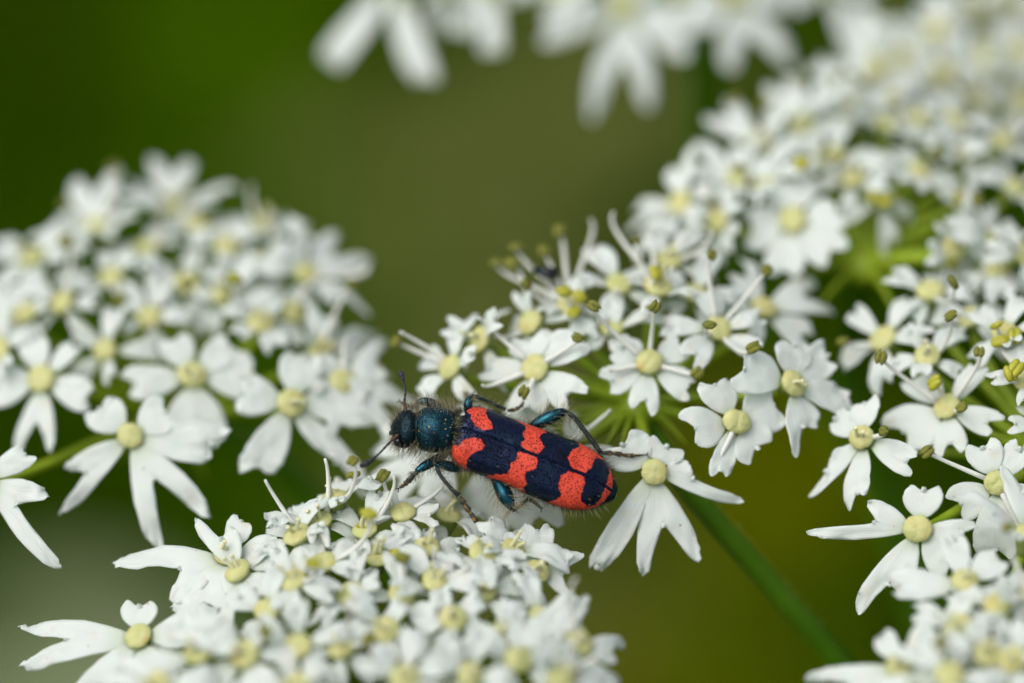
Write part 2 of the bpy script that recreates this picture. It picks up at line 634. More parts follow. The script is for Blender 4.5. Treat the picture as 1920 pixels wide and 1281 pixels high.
def ovary_mesh(r):
    V, F = tube([(Vector((0, 0, 0.34)), 0.62), (Vector((0, 0, 0.05)), 0.66), (Vector((0, 0, -0.5)), 0.48), (Vector((0, 0, -1.0)), 0.30), (Vector((0, 0, -1.3)), 0.17)], 10, 2, flat=0.75)
    return newmesh('floret', V, F, M_OVARY)


DISCS = [disc_mesh(rng) for _ in range(6)]
STYLES = [style_mesh(rng, rng.uniform(0.7, 1.2)) for _ in range(6)]
OVARIES = [ovary_mesh(rng) for _ in range(2)]


def stamen_mesh(base, tip, n, r, anther=True, bud=False, sag=0.5):
    """filament from base to tip (floret-local mm)"""
    v = tip - base
    L = v.length
    h = Vector((v.x, v.y, 0))
    c1 = base + h * 0.45 * sag + Vector((0, 0, 1)) * (L * 0.10)
    c2 = tip - Vector((0, 0, 1)) * (L * 0.30) + h * 0.12
    pts = []
    for i in range(9):
        t = i / 8
        s = 1 - t
        p = base * s ** 3 + c1 * 3 * s * s * t + c2 * 3 * s * t * t + tip * t ** 3
        pts.append((p, 0.165 - 0.085 * t))
    mb = MB()
    mb.add(*tube(pts, 6, raw=True), 0)
    if anther:
        m = 2 if bud else 1
        sc = r.uniform(0.85, 1.15) * (1.15 if bud else 1.0)
        ax = Vector((r.uniform(-1, 1), r.uniform(-1, 1), r.uniform(-0.6, 0.6))).normalized()
        sx = ax.cross(Vector((0.3, 0.2, 1))).normalized()
        up = sx.cross(ax)
        sd = Vector((r.uniform(0, 9), r.uniform(0, 9), 0))
        for s in (-1, 1):
            bmp = lambda d: 1 + 0.30 * noise.noise(d * 2.2 + sd) + 0.15 * noise.noise(d * 5 + sd)
            mb.add(*ellipsoid(tip + sx * (0.13 * s * sc), (sx * 0.20 * sc, up * 0.20 * sc, ax * 0.40 * sc), 9, 7, None if bud else bmp), m)
    return mb.mesh('stamen', [M_FIL, M_ANTH, M_BUD])


GEN_STAM = []
for k in range(24):
    a = 0.0
    rr = rng.uniform(0.6, 2.6)
    zz = rng.uniform(0.8, 3.4)
    GEN_STAM.append(stamen_mesh(Vector((0.66, 0, 0.35)), Vector((0.66 + rr, rng.uniform(-0.6, 0.6), zz)), None, rng, anther=(k % 2 == 0), bud=(k % 6 == 2), sag=rng.uniform(0.5, 1.6)))


# ------------------------------------------------------------------ flower clusters
class Cluster:
    def __init__(s, label, node, w0, v0, gv, gu=0.0, u0=960, face=0.45, stamens=1.2, styles=0.3, stalk=None, up=0.25, seed=1, jit=0.6):
        s.node = wp(*node)
        s.w0, s.v0, s.gv, s.gu, s.u0 = w0, v0, gv, gu, u0
        s.face, s.st, s.sty, s.up, s.jit = face, stamens, styles, up, jit
        s.r = random.Random(seed)
        s.root = obj('flower_cluster', None, mat=Matrix.Translation(s.node * MM), label=label, category='flower cluster',
                     group='white flower clusters of the umbel')
        s.inv = Matrix.Translation(-s.node * MM)
        if stalk:
            pts = [(wp(*p[:3]) - s.node, p[3]) for p in stalk]
            obj('stalk', newmesh('stalk', *tube(pts, 12, 8), M_RAY), s.root)
        # knob where the flower stalks spring from
        kb = ellipsoid(Vector((0, 0, -0.1)), (Vector((1.4, 0, 0)), Vector((0, 1.4, 0)), Vector((0, 0, 1.1))), 12, 8,
                       lambda d: 1 + 0.12 * noise.noise(d * 3))
        obj('hub', newmesh('hub', *kb, M_STALK), s.root)

    def bracts(s, n=7, L=5.0, dip=-0.25):
        for k in range(n):
            a = 6.283 * k / n + s.r.uniform(-0.3, 0.3)
            d = Vector((math.cos(a), math.sin(a), dip))
            me = newmesh('bract', *tube([(d * 0.6, 0.40), (d * L * 0.5 + Vector((0, 0, 0.2)), 0.34), (d * L + Vector((0, 0, -0.6)), 0.03)], 6, 4, flat=0.4), M_STALK)
            obj('bract', me, s.root)

    def floret(s, u, v, w=None, petals=None, outer=False, stamens=None, styles=None, n=None, size=1.0, face=None):
        r = s.r
        if w is None:
            w = s.w0 + s.gv * (s.v0 - v) / K + s.gu * (u - s.u0) / K + (r.uniform(-s.jit, s.jit) if petals is None else 0)
        pos = wp(u, v, w)
        rad = (pos - s.node)
        rad = rad.normalized() if rad.length > 0.5 else Vector((0, 0, 1))
        f = s.face if face is None else face
        if n is None:
            n = rad * (1 - f) + (-CF) * f + Vector((0, 0, s.up))
            if petals is None:
                n += Vector((r.uniform(-1, 1), r.uniform(-1, 1), r.uniform(-1, 1))) * 0.16
        n = n.normalized()
        k = 0
        while n.dot(-CF) < 0.38 and k < 20:
            n = (n - CF * 0.08).normalized(); k += 1
        Rm = frame(pos, n)
        loc = s.inv @ Rm
        fl = obj('floret', r.choice(OVARIES), s.root, loc)
        Ri = Rm.inverted()
        # flower stalk
        p1 = pos - s.node - n * 1.2
        ln = p1.length
        pts = []
        for i in range(9):
            t = i / 8
            q = 1 - t
            c1 = rad * ln * 0.45 * 0.6 + Vector((0, 0, 1)) * ln * 0.08
            c2 = p1 - n * ln * 0.25
            pts.append((c1 * 3 * q * q * t + c2 * 3 * q * t * t + p1 * t ** 3, 0.40 - 0.14 * t))
        obj('pedicel', newmesh('pedicel', *tube(pts, 7, raw=True), M_STALK), s.root)
        rot = r.uniform(0, 6.283)
        obj('disc', r.choice(DISCS), fl, Matrix.Rotation(rot, 4, 'Z') @ Matrix.Diagonal((size * r.uniform(0.88, 1.08), size * r.uniform(0.88, 1.08), size * r.uniform(0.75, 1.2), 1)))
        nst = (r.random() < s.sty) if styles is None else styles
        if nst:
            for q in (0, 1):
                obj('style', r.choice(STYLES), fl, Matrix.Translation((0.14 * MM * (1 if q else -1), 0, 0)) @ Matrix.Rotation(r.uniform(0, 6.28), 4, 'Z'))

        def unproj(px, py):
            """pixel -> floret plane, local mm"""
            a = P0 - CF * DIST
            b = wp(px, py, w)
            d = b - a
            t = (pos - a).dot(n) / d.dot(n)
            L = Ri @ ((a + d * t) * MM) / MM
            return Vector((L.x, L.y))

        if petals:
            for pt in petals:
                x1, y1, x2, y2, nc = pt[:5]
                A, B = unproj(x1, y1), unproj(x2, y2)
                mid = (A + B) * 0.5
                base = mid.normalized() * (0.60 * size)
                for T in (A, B):
                    if T.length > 7.5:
                        T *= 7.5 / T.length
                me = petal_mesh('petal', base, A, B, nc, r, rows=14, cols=6, lift=r.uniform(0.03, 0.09), droop=r.uniform(0.02, 0.10),
                                ruffle=0.06, fold=r.uniform(-0.05, 0.10), bw=0.14 + 0.03 * mid.length, fat=pt[5] if len(pt) > 5 else (0.72 if nc < 0.66 else 1.12))
                obj('petal', me, fl)
        else:
            # direction on the picture in which the cluster's rim lies
            o2 = Ri.to_3x3() @ (pos - s.node)
            oa = math.atan2(o2.y, o2.x)
            ph = r.uniform(0, 6.283)
            if outer:
                ph = oa + r.uniform(-0.15, 0.15)
            for q in range(5):
                a = ph + q * 1.2566 + r.uniform(-0.15, 0.15)
                dlt = abs((a - oa + math.pi) % (2 * math.pi) - math.pi)
                if outer and dlt < 0.6:
                    me, sc = r.choice(LARGE), r.uniform(0.85, 1.05)
                elif outer and dlt < 1.6:
                    me, sc = r.choice(ASYM), r.uniform(0.8, 1.0)
                else:
                    me, sc = r.choice(SMALL), r.uniform(0.8, 1.2)
                mt = Matrix.Rotation(a - math.pi / 2, 4, 'Z') @ Matrix.Rotation(r.uniform(-0.35, 0.55), 4, 'X') @ Matrix.Diagonal((sc * r.uniform(0.9, 1.15), sc, sc, 1))
                obj('petal', me, fl, mt)
        if stamens is None:
            cnt = int(s.st + r.random())
            for q in range(cnt):
                a = r.uniform(0, 6.283)
                obj('stamen', r.choice(GEN_STAM), fl, Matrix.Rotation(a, 4, 'Z'))
        else:
            for sp in stamens:
                x, y, dw = sp[:3]
                kind = sp[3] if len(sp) > 3 else 'a'
                T = Ri @ (wp(x, y, w + dw) * MM) / MM
                h = Vector((T.x, T.y, 0))
                h = h.normalized() if h.length > 0.01 else Vector((1, 0, 0))
                me = stamen_mesh(h * 0.66 + Vector((0, 0, 0.3)), T, n, r, anther=(kind != 'x'), bud=(kind == 'b'), sag=r.uniform(0.6, 1.3))
                obj('stamen', me, fl)
        return fl


J = (1900, 1720, 30)                       # where the rays of the umbel meet
B = Cluster('white flower cluster that the red and dark blue beetle sits on', (1195, 762, 7.5), 0.3, 885, 0.60,
            stalk=[(1195, 765, 7.6, 0.58), (1285, 905, 6.5, 0.64), (1430, 1075, 8.5, 0.67), (1590, 1265, 12, 0.72), (1760, 1500, 20, 0.85), (*J, 1.0)],
            face=0.42, stamens=1.4, styles=0.15, seed=5)
B.bracts(8, 4, 0.05)
B.floret(1226, 885, w=1.7, petals=[(1207, 1082, 1308, 1056, .48, .60), (1396, 940, 1292, 868, .55, .8), (1106, 1066, 1128, 1070, .97, .62), (1222, 818, 1282, 848, .85), (1190, 806, 1130, 850, .85)], stamens=[], styles=False, face=0.6)
B.floret(1378, 792, petals=[(1310, 722, 1362, 710, .9), (1440, 722, 1472, 790, .9), (1272, 778, 1305, 834, .82), (1333, 893, 1362, 893, .85), (1400, 872, 1447, 822, .82)], stamens=[(1345, 872, -0.6, 'x')], styles=False, face=0.6)
B.floret(1217, 683, petals=[(1144, 668, 1180, 634, .85), (1268, 634, 1296, 662, .85), (1122, 704, 1146, 738, .82), (1184, 766, 1224, 780, .70), (1304, 712, 1290, 752, .84)],
         stamens=[(1113, 574, -2.0), (1229, 575, -2.5), (1308, 700, -1.2), (1143, 692, -1.2, 'x')], styles=False, face=0.6)
B.floret(1005, 692, petals=[(1108, 648, 1066, 618, .9), (1102, 735, 1062, 768, .70), (958, 772, 1014, 776, .82), (897, 708, 922, 678, .88), (958, 640, 1022, 622, .85)],
         stamens=[(1083, 633, -1.5), (982, 735, -2.0), (898, 596, -0.5, 'x'), (905, 722, -1.0, 'x')], styles=False, face=0.6)
B.floret(1072, 578, stamens=[(930, 492, 2), (967, 463, 2), (987, 533, -1.5), (1020, 471, 2), (1049, 433, 3), (1108, 412, 3, 'x'), (1058, 546, -1.5, 'b'), (1087, 556, -1.5, 'b'), (1076, 586, -1.5, 'b')], styles=False)
B.floret(1232, 545, stamens=[(1193, 450, -0.5), (1150, 398, 2, 'x'), (1222, 414, 2, 'x'), (1230, 512, -1, 'b')])
B.floret(1345, 620, stamens=[(1335, 478, -1), (1438, 507, -0.5), (1412, 652, -3.2), (1330, 609, -3.2)], styles=False)
B.floret(1482, 722, w=3.0, petals=[(1372, 718, 1402, 662, .9), (1494, 856, 1530, 800, .68), (1618, 786, 1585, 735, .85), (1462, 640, 1515, 645, .9), (1560, 690, 1545, 640, .9)], stamens=[], styles=True)
B.floret(905, 640, w=5.5, stamens=[], styles=True)
B.floret(850, 692, w=5)
B.floret(1255, 492, w=8.5)
B.floret(1430, 582, w=8.5, stamens=[], outer=True)
B.floret(1150, 620, w=6)
B.floret(1300, 560, w=7.5)
B.floret(1000, 610, w=6)
B.floret(1160, 540, w=7.5)
B.floret(960, 830, w=4.5, petals=[(862, 985, 935, 1015, .75), (985, 1010, 1050, 985, .8), (1010, 760, 960, 750, .85), (880, 760, 870, 820, .85), (1050, 880, 1060, 830, .85)], stamens=[], styles=False, face=0.55)
B.floret(830, 820, w=5.5, petals=[(690, 912, 740, 950, .6), (800, 940, 850, 960, .75), (760, 760, 800, 730, .85), (880, 760, 900, 800, .85), (700, 850, 720, 800, .9)], stamens=[], styles=False, face=0.55)
B.floret(1062, 842, w=5.0, stamens=[(1140, 772, -2, 'x')], styles=False)

E = Cluster('white flower cluster with olive anthers across the thick stalk from the beetle', (1965, 872, 5), 0.0, 930, 0.72,
            stalk=[(1965, 872, 5.2, 0.7), (1990, 1100, 10, 0.8), (1960, 1400, 18, 0.85), (*J, 1.0)], face=0.5, stamens=1.2, styles=0.2, seed=8)
E.floret(1777, 765, petals=[(1880, 782, 1860, 814, .74), (1760, 858, 1806, 848, .70), (1710, 842, 1652, 792, .82), (1690, 716, 1736, 694, .88), (1852, 690, 1822, 686, .92)],
         stamens=[(1652, 670, -1.5), (1836, 660, -2), (1803, 764, -2.2), (1752, 718, -1.0, 'b')], styles=False, face=0.6)
E.floret(1620, 823, petals=[(1514, 930, 1560, 862, .8), (1624, 928, 1592, 958, .82), (1707, 890, 1720, 852, .83), (1642, 742, 1600, 760, .9), (1556, 800, 1572, 768, .9)],
         stamens=[(1657, 808, -2.2)], styles=True, face=0.55)
E.floret(1870, 907, petals=[(1814, 838, 1864, 822, .84), (1903, 822, 1930, 850, .86), (1774, 930, 1806, 974, .78), (1836, 1040, 1898, 1046, .9), (1962, 930, 1962, 965, .9)],
         stamens=[(1737, 848, -1.2), (1908, 985, -1, 'x')], styles=False, face=0.62)
E.floret(1722, 992, petals=[(1516, 997, 1627, 942, .44), (1706, 912, 1762, 914, .86), (1832, 985, 1808, 1020, .8), (1606, 1154, 1690, 1110, .72), (1822, 1062, 1768, 1085, .8)],
         stamens=[], styles=False, face=0.65)
E.floret(1740, 672, w=4.5, stamens=[(1782, 592, -3)], styles=True)
E.floret(1745, 553, w=8, stamens=[(1787, 530, -5)])
E.floret(1865, 513, w=10, stamens=[])
E.floret(1885, 630, w=4, stamens=[(1868, 610, -1.5, 'b'), (1875, 640, -1.5, 'b'), (1903, 630, -1.5, 'b')])
E.floret(1925, 715, w=2, stamens=[(1905, 690, -1.5, 'b'), (1895, 700, -1.5, 'b')])
E.floret(1820, 600, w=7, stamens=[])
E.floret(1660, 640, w=7, stamens=[(1580, 640, -1)])
E.floret(1950, 800, w=1.5, stamens=[])

Cc = Cluster('white flower cluster with upright style stumps under the beetle\'s front legs', (760, 1290, 6), 0.0, 985, 1.10,
             stalk=[(760, 1290, 6, 0.65), (900, 1480, 10, 0.75), (1350, 1660, 20, 0.85), (*J, 1.0)], face=0.0, up=0.9, stamens=1.3, styles=0.75, seed=9)
Cc.floret(428, 1042, w=-0.4, petals=[(210, 1056, 325, 1130, .5), (440, 965, 470, 985, .9), (330, 1150, 420, 1140, .85), (520, 1010, 510, 1060, .9), (470, 1120, 430, 1120, .9)], stamens=[], styles=True, face=0.45)
Cc.floret(450, 1078, w=-1.5, stamens=[], styles=True, outer=True)
Cc.floret(262, 1197, w=-2.6, petals=[(40, 1178, 36, 1245, .55), (236, 1128, 288, 1130, .8), (388, 1198, 405, 1140, .84), (330, 1290, 270, 1300, .8), (130, 1310, 180, 1300, .8)], stamens=[], styles=False, face=0.5)
for (u, v, o) in [(552, 1095, 0), (710, 1047, 0), (460, 1230, 1), (640, 1218, 0), (850, 1165, 0), 
                  (600, 985, 0), (630, 945, 0), (560, 1010, 0), (1082, 1212, 1), (755, 1120, 0), (1050, 1275, 1), (300, 1290, 1), (560, 1290, 1), (760, 1275, 0), (880, 1270, 0), (660, 1120, 0)]:
    Cc.floret(u, v, outer=bool(o))
for (u, v) in [(685, 1000), (800, 1035), (505, 1150), (725, 1185), (905, 1115), (375, 1225), (1010, 1165), (815, 1095), (610, 1060), (560, 1215), (930, 1200)]:
    Cc.floret(u, v, stamens=[] if v > 1100 else None)
Cc.floret(905, 1042, stamens=[])
Cc.floret(958, 1038, stamens=[])
Cc.floret(840, 974, w=2.2, stamens=[], styles=True)
Cc.floret(755, 970, w=0.3, stamens=[(662, 890, -0.2), (718, 892, -0.6), (832, 895, 0.2, 'x'), (678, 990, -1, 'b')], styles=False)
Cc.floret(1002, 1080, w=-2.2, petals=[(1093, 1040, 1062, 1116, .55), (985, 985, 1030, 985, .85), (905, 1075, 930, 1120, .85), (960, 1150, 1010, 1150, .8), (920, 1030, 950, 1000, .9)], stamens=[], styles=True, face=0.35)
Cc.floret(970, 1242, petals=[(1104, 1116, 1062, 1122, .95), (880, 1200, 900, 1170, .85), (900, 1300, 950, 1320, .8), (1060, 1300, 1080, 1250, .8), (960, 1165, 1000, 1160, .85)], stamens=[], styles=True, face=0.35)

A = Cluster('softly blurred white flower cluster beyond the beetle\'s antennae', (330, 790, 17), 5.0, 815, 1.08,
            stalk=[(330, 790, 17, 0.65), (500, 850, 18, 0.72), (640, 985, 20, 0.78), (1100, 1400, 26, 0.85), (*J, 1.0)], face=0.38, stamens=0.8, styles=0.35, seed=10)
A.bracts(5, 4)
A.floret(245, 818, petals=[(302, 1032, 392, 972, .38), (112, 962, 122, 880, .62), (430, 808, 392, 860, .9), (158, 780, 205, 745, .88), (300, 745, 330, 790, .9)], stamens=[], styles=False, face=0.6)
A.floret(360, 705, petals=[(325, 835, 412, 830, .92), (510, 740, 470, 670, .86), (250, 745, 230, 700, .9), (300, 640, 345, 625, .88), (420, 630, 450, 660, .9)], stamens=[], face=0.55)
A.floret(545, 757, petals=[(450, 882, 505, 890, .93), (690, 932, 612, 850, .8), (705, 790, 690, 725, .86), (440, 765, 450, 710, .88), (540, 660, 600, 670, .9)], stamens=[], face=0.55)
A.floret(80, 712, petals=[(34, 852, 96, 846, .52), (-20, 760, -10, 700, .85), (165, 770, 175, 725, .9), (40, 640, 80, 630, .9), (150, 650, 130, 640, .9)], stamens=[], face=0.5)
A.floret(-30, 900, petals=[(116, 1066, 92, 932, .42), (70, 860, 40, 840, .9), (-60, 1060, -20, 1080, .6), (-100, 880, -90, 820, .9)], stamens=[], face=0.5)
for (u, v, o, st) in [(200, 660, 0, 0), (350, 540, 0, 0), (485, 500, 0, 0), (488, 610, 0, 0), (600, 660, 1, 0), (50, 595, 1, 0), (65, 490, 1, 1), (180, 432, 1, 2), (370, 432, 1, 1), (320, 400, 1, 1),
                      (490, 430, 1, 1), (570, 520, 1, 1), (210, 525, 0, 0), (120, 575, 0, 0), (280, 600, 0, 0), (420, 560, 0, 0), (275, 470, 0, 1), (425, 470, 0, 0), (545, 590, 0, 0), (130, 480, 0, 0), (640, 720, 1, 0), (0, 660, 1, 0)]:
    A.floret(u, v, outer=bool(o), stamens={(180, 432): [(212, 312, 0), (122, 382, 0), (215, 340, -1, 'x')], (370, 432): [(350, 358, 0)], (320, 400): [(310, 372, 0)], (490, 430): [(472, 348, 0, 'x'), (500, 392, 0)],
             (570, 520): [(692, 496, 0, 'x'), (690, 505, 0, 'x')], (65, 490): [(38, 462, 0)], (275, 470): [(300, 400, -1)]}.get((u, v)))

D = Cluster('white flower cluster with a bright green hub behind the beetle\'s cluster', (1620, 495, 14.5), 11.5, 430, 1.08,
            stalk=[(1620, 495, 14.7, 0.75), (1590, 650, 24, 0.8), (1600, 780, 27, 0.82), (1720, 1150, 32, 0.85), (1880, 1600, 33, 0.9), (*J, 1.0)], face=0.45, stamens=1.4, styles=0.2, seed=12)
D.bracts(9, 5.5, 0.0)
D.floret(1488, 415, petals=[(1400, 465, 1405, 400, .86), (1440, 515, 1495, 520, .88), (1545, 500, 1590, 462, .84), (1560, 380, 1590, 420, .9), (1440, 340, 1520, 330, .9)], stamens=[], styles=False, face=0.62)
for (u, v, o, st) in [(1385, 340, 1, 0), (1505, 240, 1, 3), (1650, 375, 0, 0), (1560, 300, 0, 0), (1800, 385, 0, 0), (1785, 232, 0, 0), (1805, 290, 0, 0), (1660, 240, 1, 2), (1900, 360, 0, 0),
                      (1280, 385, 1, 0), (1430, 275, 1, 2), (1600, 215, 1, 2), (1720, 330, 0, 0), (1350, 420, 1, 0), (1860, 455, 0, 0), (1880, 270, 0, 0), (1600, 340, 0, 0), (1720, 230, 0, 0), (1780, 470, 1, 0), (1440, 345, 0, 0), (1920, 480, 0, 0)]:
    D.floret(u, v, outer=bool(o), stamens={(1505, 240): [(1492, 150, 0, 'x'), (1500, 148, 0)], (1430, 275): [(1376, 186, 0), (1430, 192, 0)], (1600, 215): [(1570, 150, 0), (1600, 140, 0)], (1660, 240): [(1618, 155, 0)],
             (1650, 375): [(1640, 370, -2, 'b'), (1660, 378, -2, 'b')], (1800, 385): [(1795, 372, -2, 'b')], (1560, 300): [(1550, 290, -2), (1575, 300, -2)], (1385, 340): [(1385, 315, -2)]}.get((u, v)))

Fc = Cluster('blurred white flower cluster standing in front of the olive-anthered cluster across the stalk', (1850, 1330, -2), -6.0, 1100, 0.9,
             stalk=[(1850, 1330, -2, 0.65), (1870, 1500, 8, 0.8), (*J, 1.0)], face=0.35, stamens=0.9, styles=0.5, seed=14)
Fc.floret(1690, 1252, w=-8, petals=[(1508, 1272, 1560, 1320, .6), (1640, 1200, 1665, 1180, .9), (1740, 1170, 1790, 1200, .88), (1800, 1260, 1780, 1300, .9), (1690, 1340, 1640, 1340, .9)], stamens=[], styles=True, face=0.4)
Fc.floret(1810, 1096, w=-5.5, petals=[(1668, 1075, 1680, 1120, .9), (1770, 1200, 1800, 1200, .9), (1860, 1030, 1890, 1060, .9), (1770, 1010, 1800, 1000, .9), (1900, 1130, 1880, 1160, .9)], stamens=[], styles=True, face=0.4)
for (u, v, o) in [(1868, 1142, 0), (1925, 1010, 1), (1800, 1180, 0), (1900, 1240, 0), (1780, 1270, 1), (1940, 1120, 0), (1850, 1230, 0)]:
    Fc.floret(u, v, outer=bool(o))

J2 = (2050, 1500, 75)
G = Cluster('far blurred white flower cluster with long hanging petals above the beetle', (1180, 40, 42), 28, 0, 0.6,
            stalk=[(1180, 40, 42, 0.8), (1300, 110, 42, 0.95), (1325, 330, 46, 1.0), (1500, 700, 56, 1.0), (*J2, 1.2)], face=0.45, stamens=0.3, styles=0.2, seed=15)
G.floret(735, -35, petals=[(604, 112, 640, 130, .97, .62), (772, 148, 812, 150, .97, .62), (640, -90, 700, -120, .9), (830, -60, 820, -110, .9)], stamens=[], face=0.5)
G.floret(925, -25, petals=[(905, 100, 940, 98, .97, .62), (845, 60, 875, 66, .97, .62), (1010, -20, 1000, -70, .9), (890, -120, 940, -120, .9)], stamens=[], face=0.5)
G.floret(1170, 12, petals=[(1112, 222, 1216, 204, .42), (1015, 80, 1020, 20, .85), (1290, 108, 1310, 50, .85), (1110, -90, 1150, -100, .9), (1230, -90, 1260, -60, .9)], stamens=[], face=0.55)
G.floret(1375, -5, petals=[(1368, 135, 1486, 128, .45), (1300, 60, 1290, 0, .9), (1470, 10, 1480, -60, .9)], stamens=[], face=0.5)
G.floret(1550, -30, petals=[(1600, 125, 1650, 135, .96, .62), (1480, 20, 1490, -30, .9), (1640, -10, 1650, -60, .9)], stamens=[], face=0.5)
for (u, v, o) in [(840, -30, 0), (1050, -20, 0), (1270, -20, 0), (1450, -60, 0), (980, -90, 0), (1150, -110, 0), (1330, -110, 0)]:
    G.floret(u, v, outer=bool(o))

H = Cluster('far blurred white flower cluster with yellow tinged buds beyond the bright green hub', (1890, 190, 46), 25, 190, 0.6,
            stalk=[(1890, 190, 46, 0.8), (1950, 400, 55, 0.95), (2020, 900, 65, 1.0), (*J2, 1.2)], face=0.45, stamens=1.4, styles=0.2, seed=16)
for (u, v, o) in [(1690, 110, 1), (1760, 60, 1), (1830, 20, 0), (1900, 20, 0), (1850, 110, 0), (1770, 140, 0), (1910, 100, 0), (1700, 170, 0), (1840, 180, 0), (1920, 190, 0), (1640, 130, 1), (1960, 60, 0)]:
    H.floret(u, v, outer=bool(o))


def main_stem(label, j, foot):
    top = wp(*j)
    base = Vector((top.x + foot[0], top.y + foot[1], -10))
    root = obj('hogweed_plant', None, mat=Matrix.Translation(base * MM), label=label, category='plant', group='ridged stems carrying the umbels')
    d = top - base
    V, F = tube([(Vector((0, 0, 0)), 9), (d * 0.35 + Vector((8, 5, 0)), 8), (d * 0.7 + Vector((4, 2, 0)), 6), (d, 2.6)], 16, 10)
    for i, p in enumerate(V[:-2]):
        k = i % 16
        ring = (i // 16) * 16
        c = sum((V[ring + q] for q in range(16)), Vector()) / 16
        V[i] = p + (p - c) * (0.12 if k % 2 else 0)
    obj('stem', newmesh('stem', V, F, M_RAY), root)
    kb = ellipsoid(d, (Vector((3.4, 0, 0)), Vector((0, 3.4, 0)), Vector((0, 0, 2.2))), 12, 8)
    obj('hub', newmesh('hub', *kb, M_RAY), root)


main_stem('tall green stem under the beetle\'s umbel', J, (30, 40))
main_stem('tall green stem under the far blurred umbel', J2, (40, 60))

# ------------------------------------------------------------------ the beetle
ROLL = math.radians(18)
ZA = (0.932, 0.363)                 # tailward axis and left axis on the picture
ZB = (-0.363, 0.932)
ZPX = 3.425 * K                     # enlarged-picture pixels per millimetre
bX = -(CR * ZA[0] - CU * ZA[1])
bB = CR * ZB[0] - CU * ZB[1]
bY = (bB * math.cos(ROLL) - CF * math.sin(ROLL)).normalized()
bZ = bX.cross(bY).normalized()
BEETLE_AT = wp(857.7, 809.5, 0.2)
bm4 = Matrix((bX, bY, bZ)).transposed().to_4x4()
bm4.translation = BEETLE_AT * MM


def bl(zx, zy, z):
    dx, dy = zx - 677, zy - 512
    fwd = -(dx * ZA[0] + dy * ZA[1]) / ZPX
    bp = (dx * ZB[0] + dy * ZB[1]) / ZPX
    return Vector((fwd, (bp + z * math.sin(ROLL)) / math.cos(ROLL), z))


def bl_px(p):
    """beetle-local point -> enlarged-picture coordinates (for laying out the wing-case pattern)"""
    a = -p.x * ZPX
    b = (p.y * math.cos(ROLL) - p.z * math.sin(ROLL)) * ZPX
    return 677 + a * ZA[0] + b * ZB[0], 512 + a * ZA[1] + b * ZB[1]


def shell_material():
    m, n, l, p, out = mat('wing_case_shell')
    tc = n.new('ShaderNodeTexCoord')
    at = n.new('ShaderNodeAttribute'); at.attribute_name = 'red'
    n1 = n.new('ShaderNodeTexNoise'); n1.inputs['Scale'].default_value = 4200; n1.inputs['Detail'].default_value = 3
    l.new(tc.outputs['Object'], n1.inputs[0])
    ma = n.new('ShaderNodeMath'); ma.operation = 'MULTIPLY_ADD'
    l.new(n1.outputs[0], ma.inputs[0]); ma.inputs[1].default_value = 0.34; l.new(at.outputs['Fac'], ma.inputs[2])
    r = ramp(n, [(0.65, (0, 0, 0)), (0.71, (1, 1, 1))])
    l.new(ma.outputs[0], r.inputs[0])
    vo = n.new('ShaderNodeTexVoronoi'); vo.inputs['Scale'].default_value = 8200
    vo.inputs['Randomness'].default_value = 0.85
    l.new(tc.outputs['Object'], vo.inputs[0])
    # dark pits
    pit = ramp(n, [(0.10, (1, 1, 1)), (0.42, (0, 0, 0))])
    l.new(vo.outputs['Distance'], pit.inputs[0])
    nr = n.new('ShaderNodeTexNoise'); nr.inputs['Scale'].default_value = 700; nr.inputs['Detail'].default_value = 4
    l.new(tc.outputs['Object'], nr.inputs[0])
    red = ramp(n, [(0.3, (0.56, 0.036, 0.014)), (0.7, (0.66, 0.064, 0.028))])
    l.new(nr.outputs[0], red.inputs[0])
    redp = n.new('ShaderNodeMix'); redp.data_type = 'RGBA'; redp.blend_type = 'MULTIPLY'
    l.new(pit.outputs[0], redp.inputs[0]); l.new(red.outputs[0], redp.inputs[6]); redp.inputs[7].default_value = (0.85, 0.72, 0.72, 1)
    blue = ramp(n, [(0.30, (0.002, 0.005, 0.014)), (0.5, (0.004, 0.010, 0.040)), (0.68, (0.003, 0.018, 0.034))])
    l.new(nr.outputs[0], blue.inputs[0])
    blp = n.new('ShaderNodeMix'); blp.data_type = 'RGBA'; blp.blend_type = 'MULTIPLY'
    l.new(pit.outputs[0], blp.inputs[0]); l.new(blue.outputs[0], blp.inputs[6]); blp.inputs[7].default_value = (0.3, 0.3, 0.35, 1)
    mx = n.new('ShaderNodeMix'); mx.data_type = 'RGBA'
    l.new(r.outputs[0], mx.inputs[0]); l.new(blp.outputs[2], mx.inputs[6]); l.new(redp.outputs[2], mx.inputs[7])
    l.new(mx.outputs[2], p.inputs['Base Color'])
    mr = n.new('ShaderNodeMapRange')
    l.new(r.outputs[0], mr.inputs[0]); mr.inputs[3].default_value = 0.6; mr.inputs[4].default_value = 0.0
    l.new(mr.outputs[0], p.inputs['Metallic'])
    mr2 = n.new('ShaderNodeMapRange')
    l.new(r.outputs[0], mr2.inputs[0]); mr2.inputs[3].default_value = 0.24; mr2.inputs[4].default_value = 0.50
    l.new(mr2.outputs[0], p.inputs['Roughness'])
    p.inputs['Specular IOR Level'].default_value = 0.4
    b = n.new('ShaderNodeBump'); b.invert = True
    b.inputs['Strength'].default_value = 1.0; b.inputs['Distance'].default_value = 0.00011
    l.new(pit.outputs[0], b.inputs['Height'])
    l.new(b.outputs[0], p.inputs['Normal'])
    return m


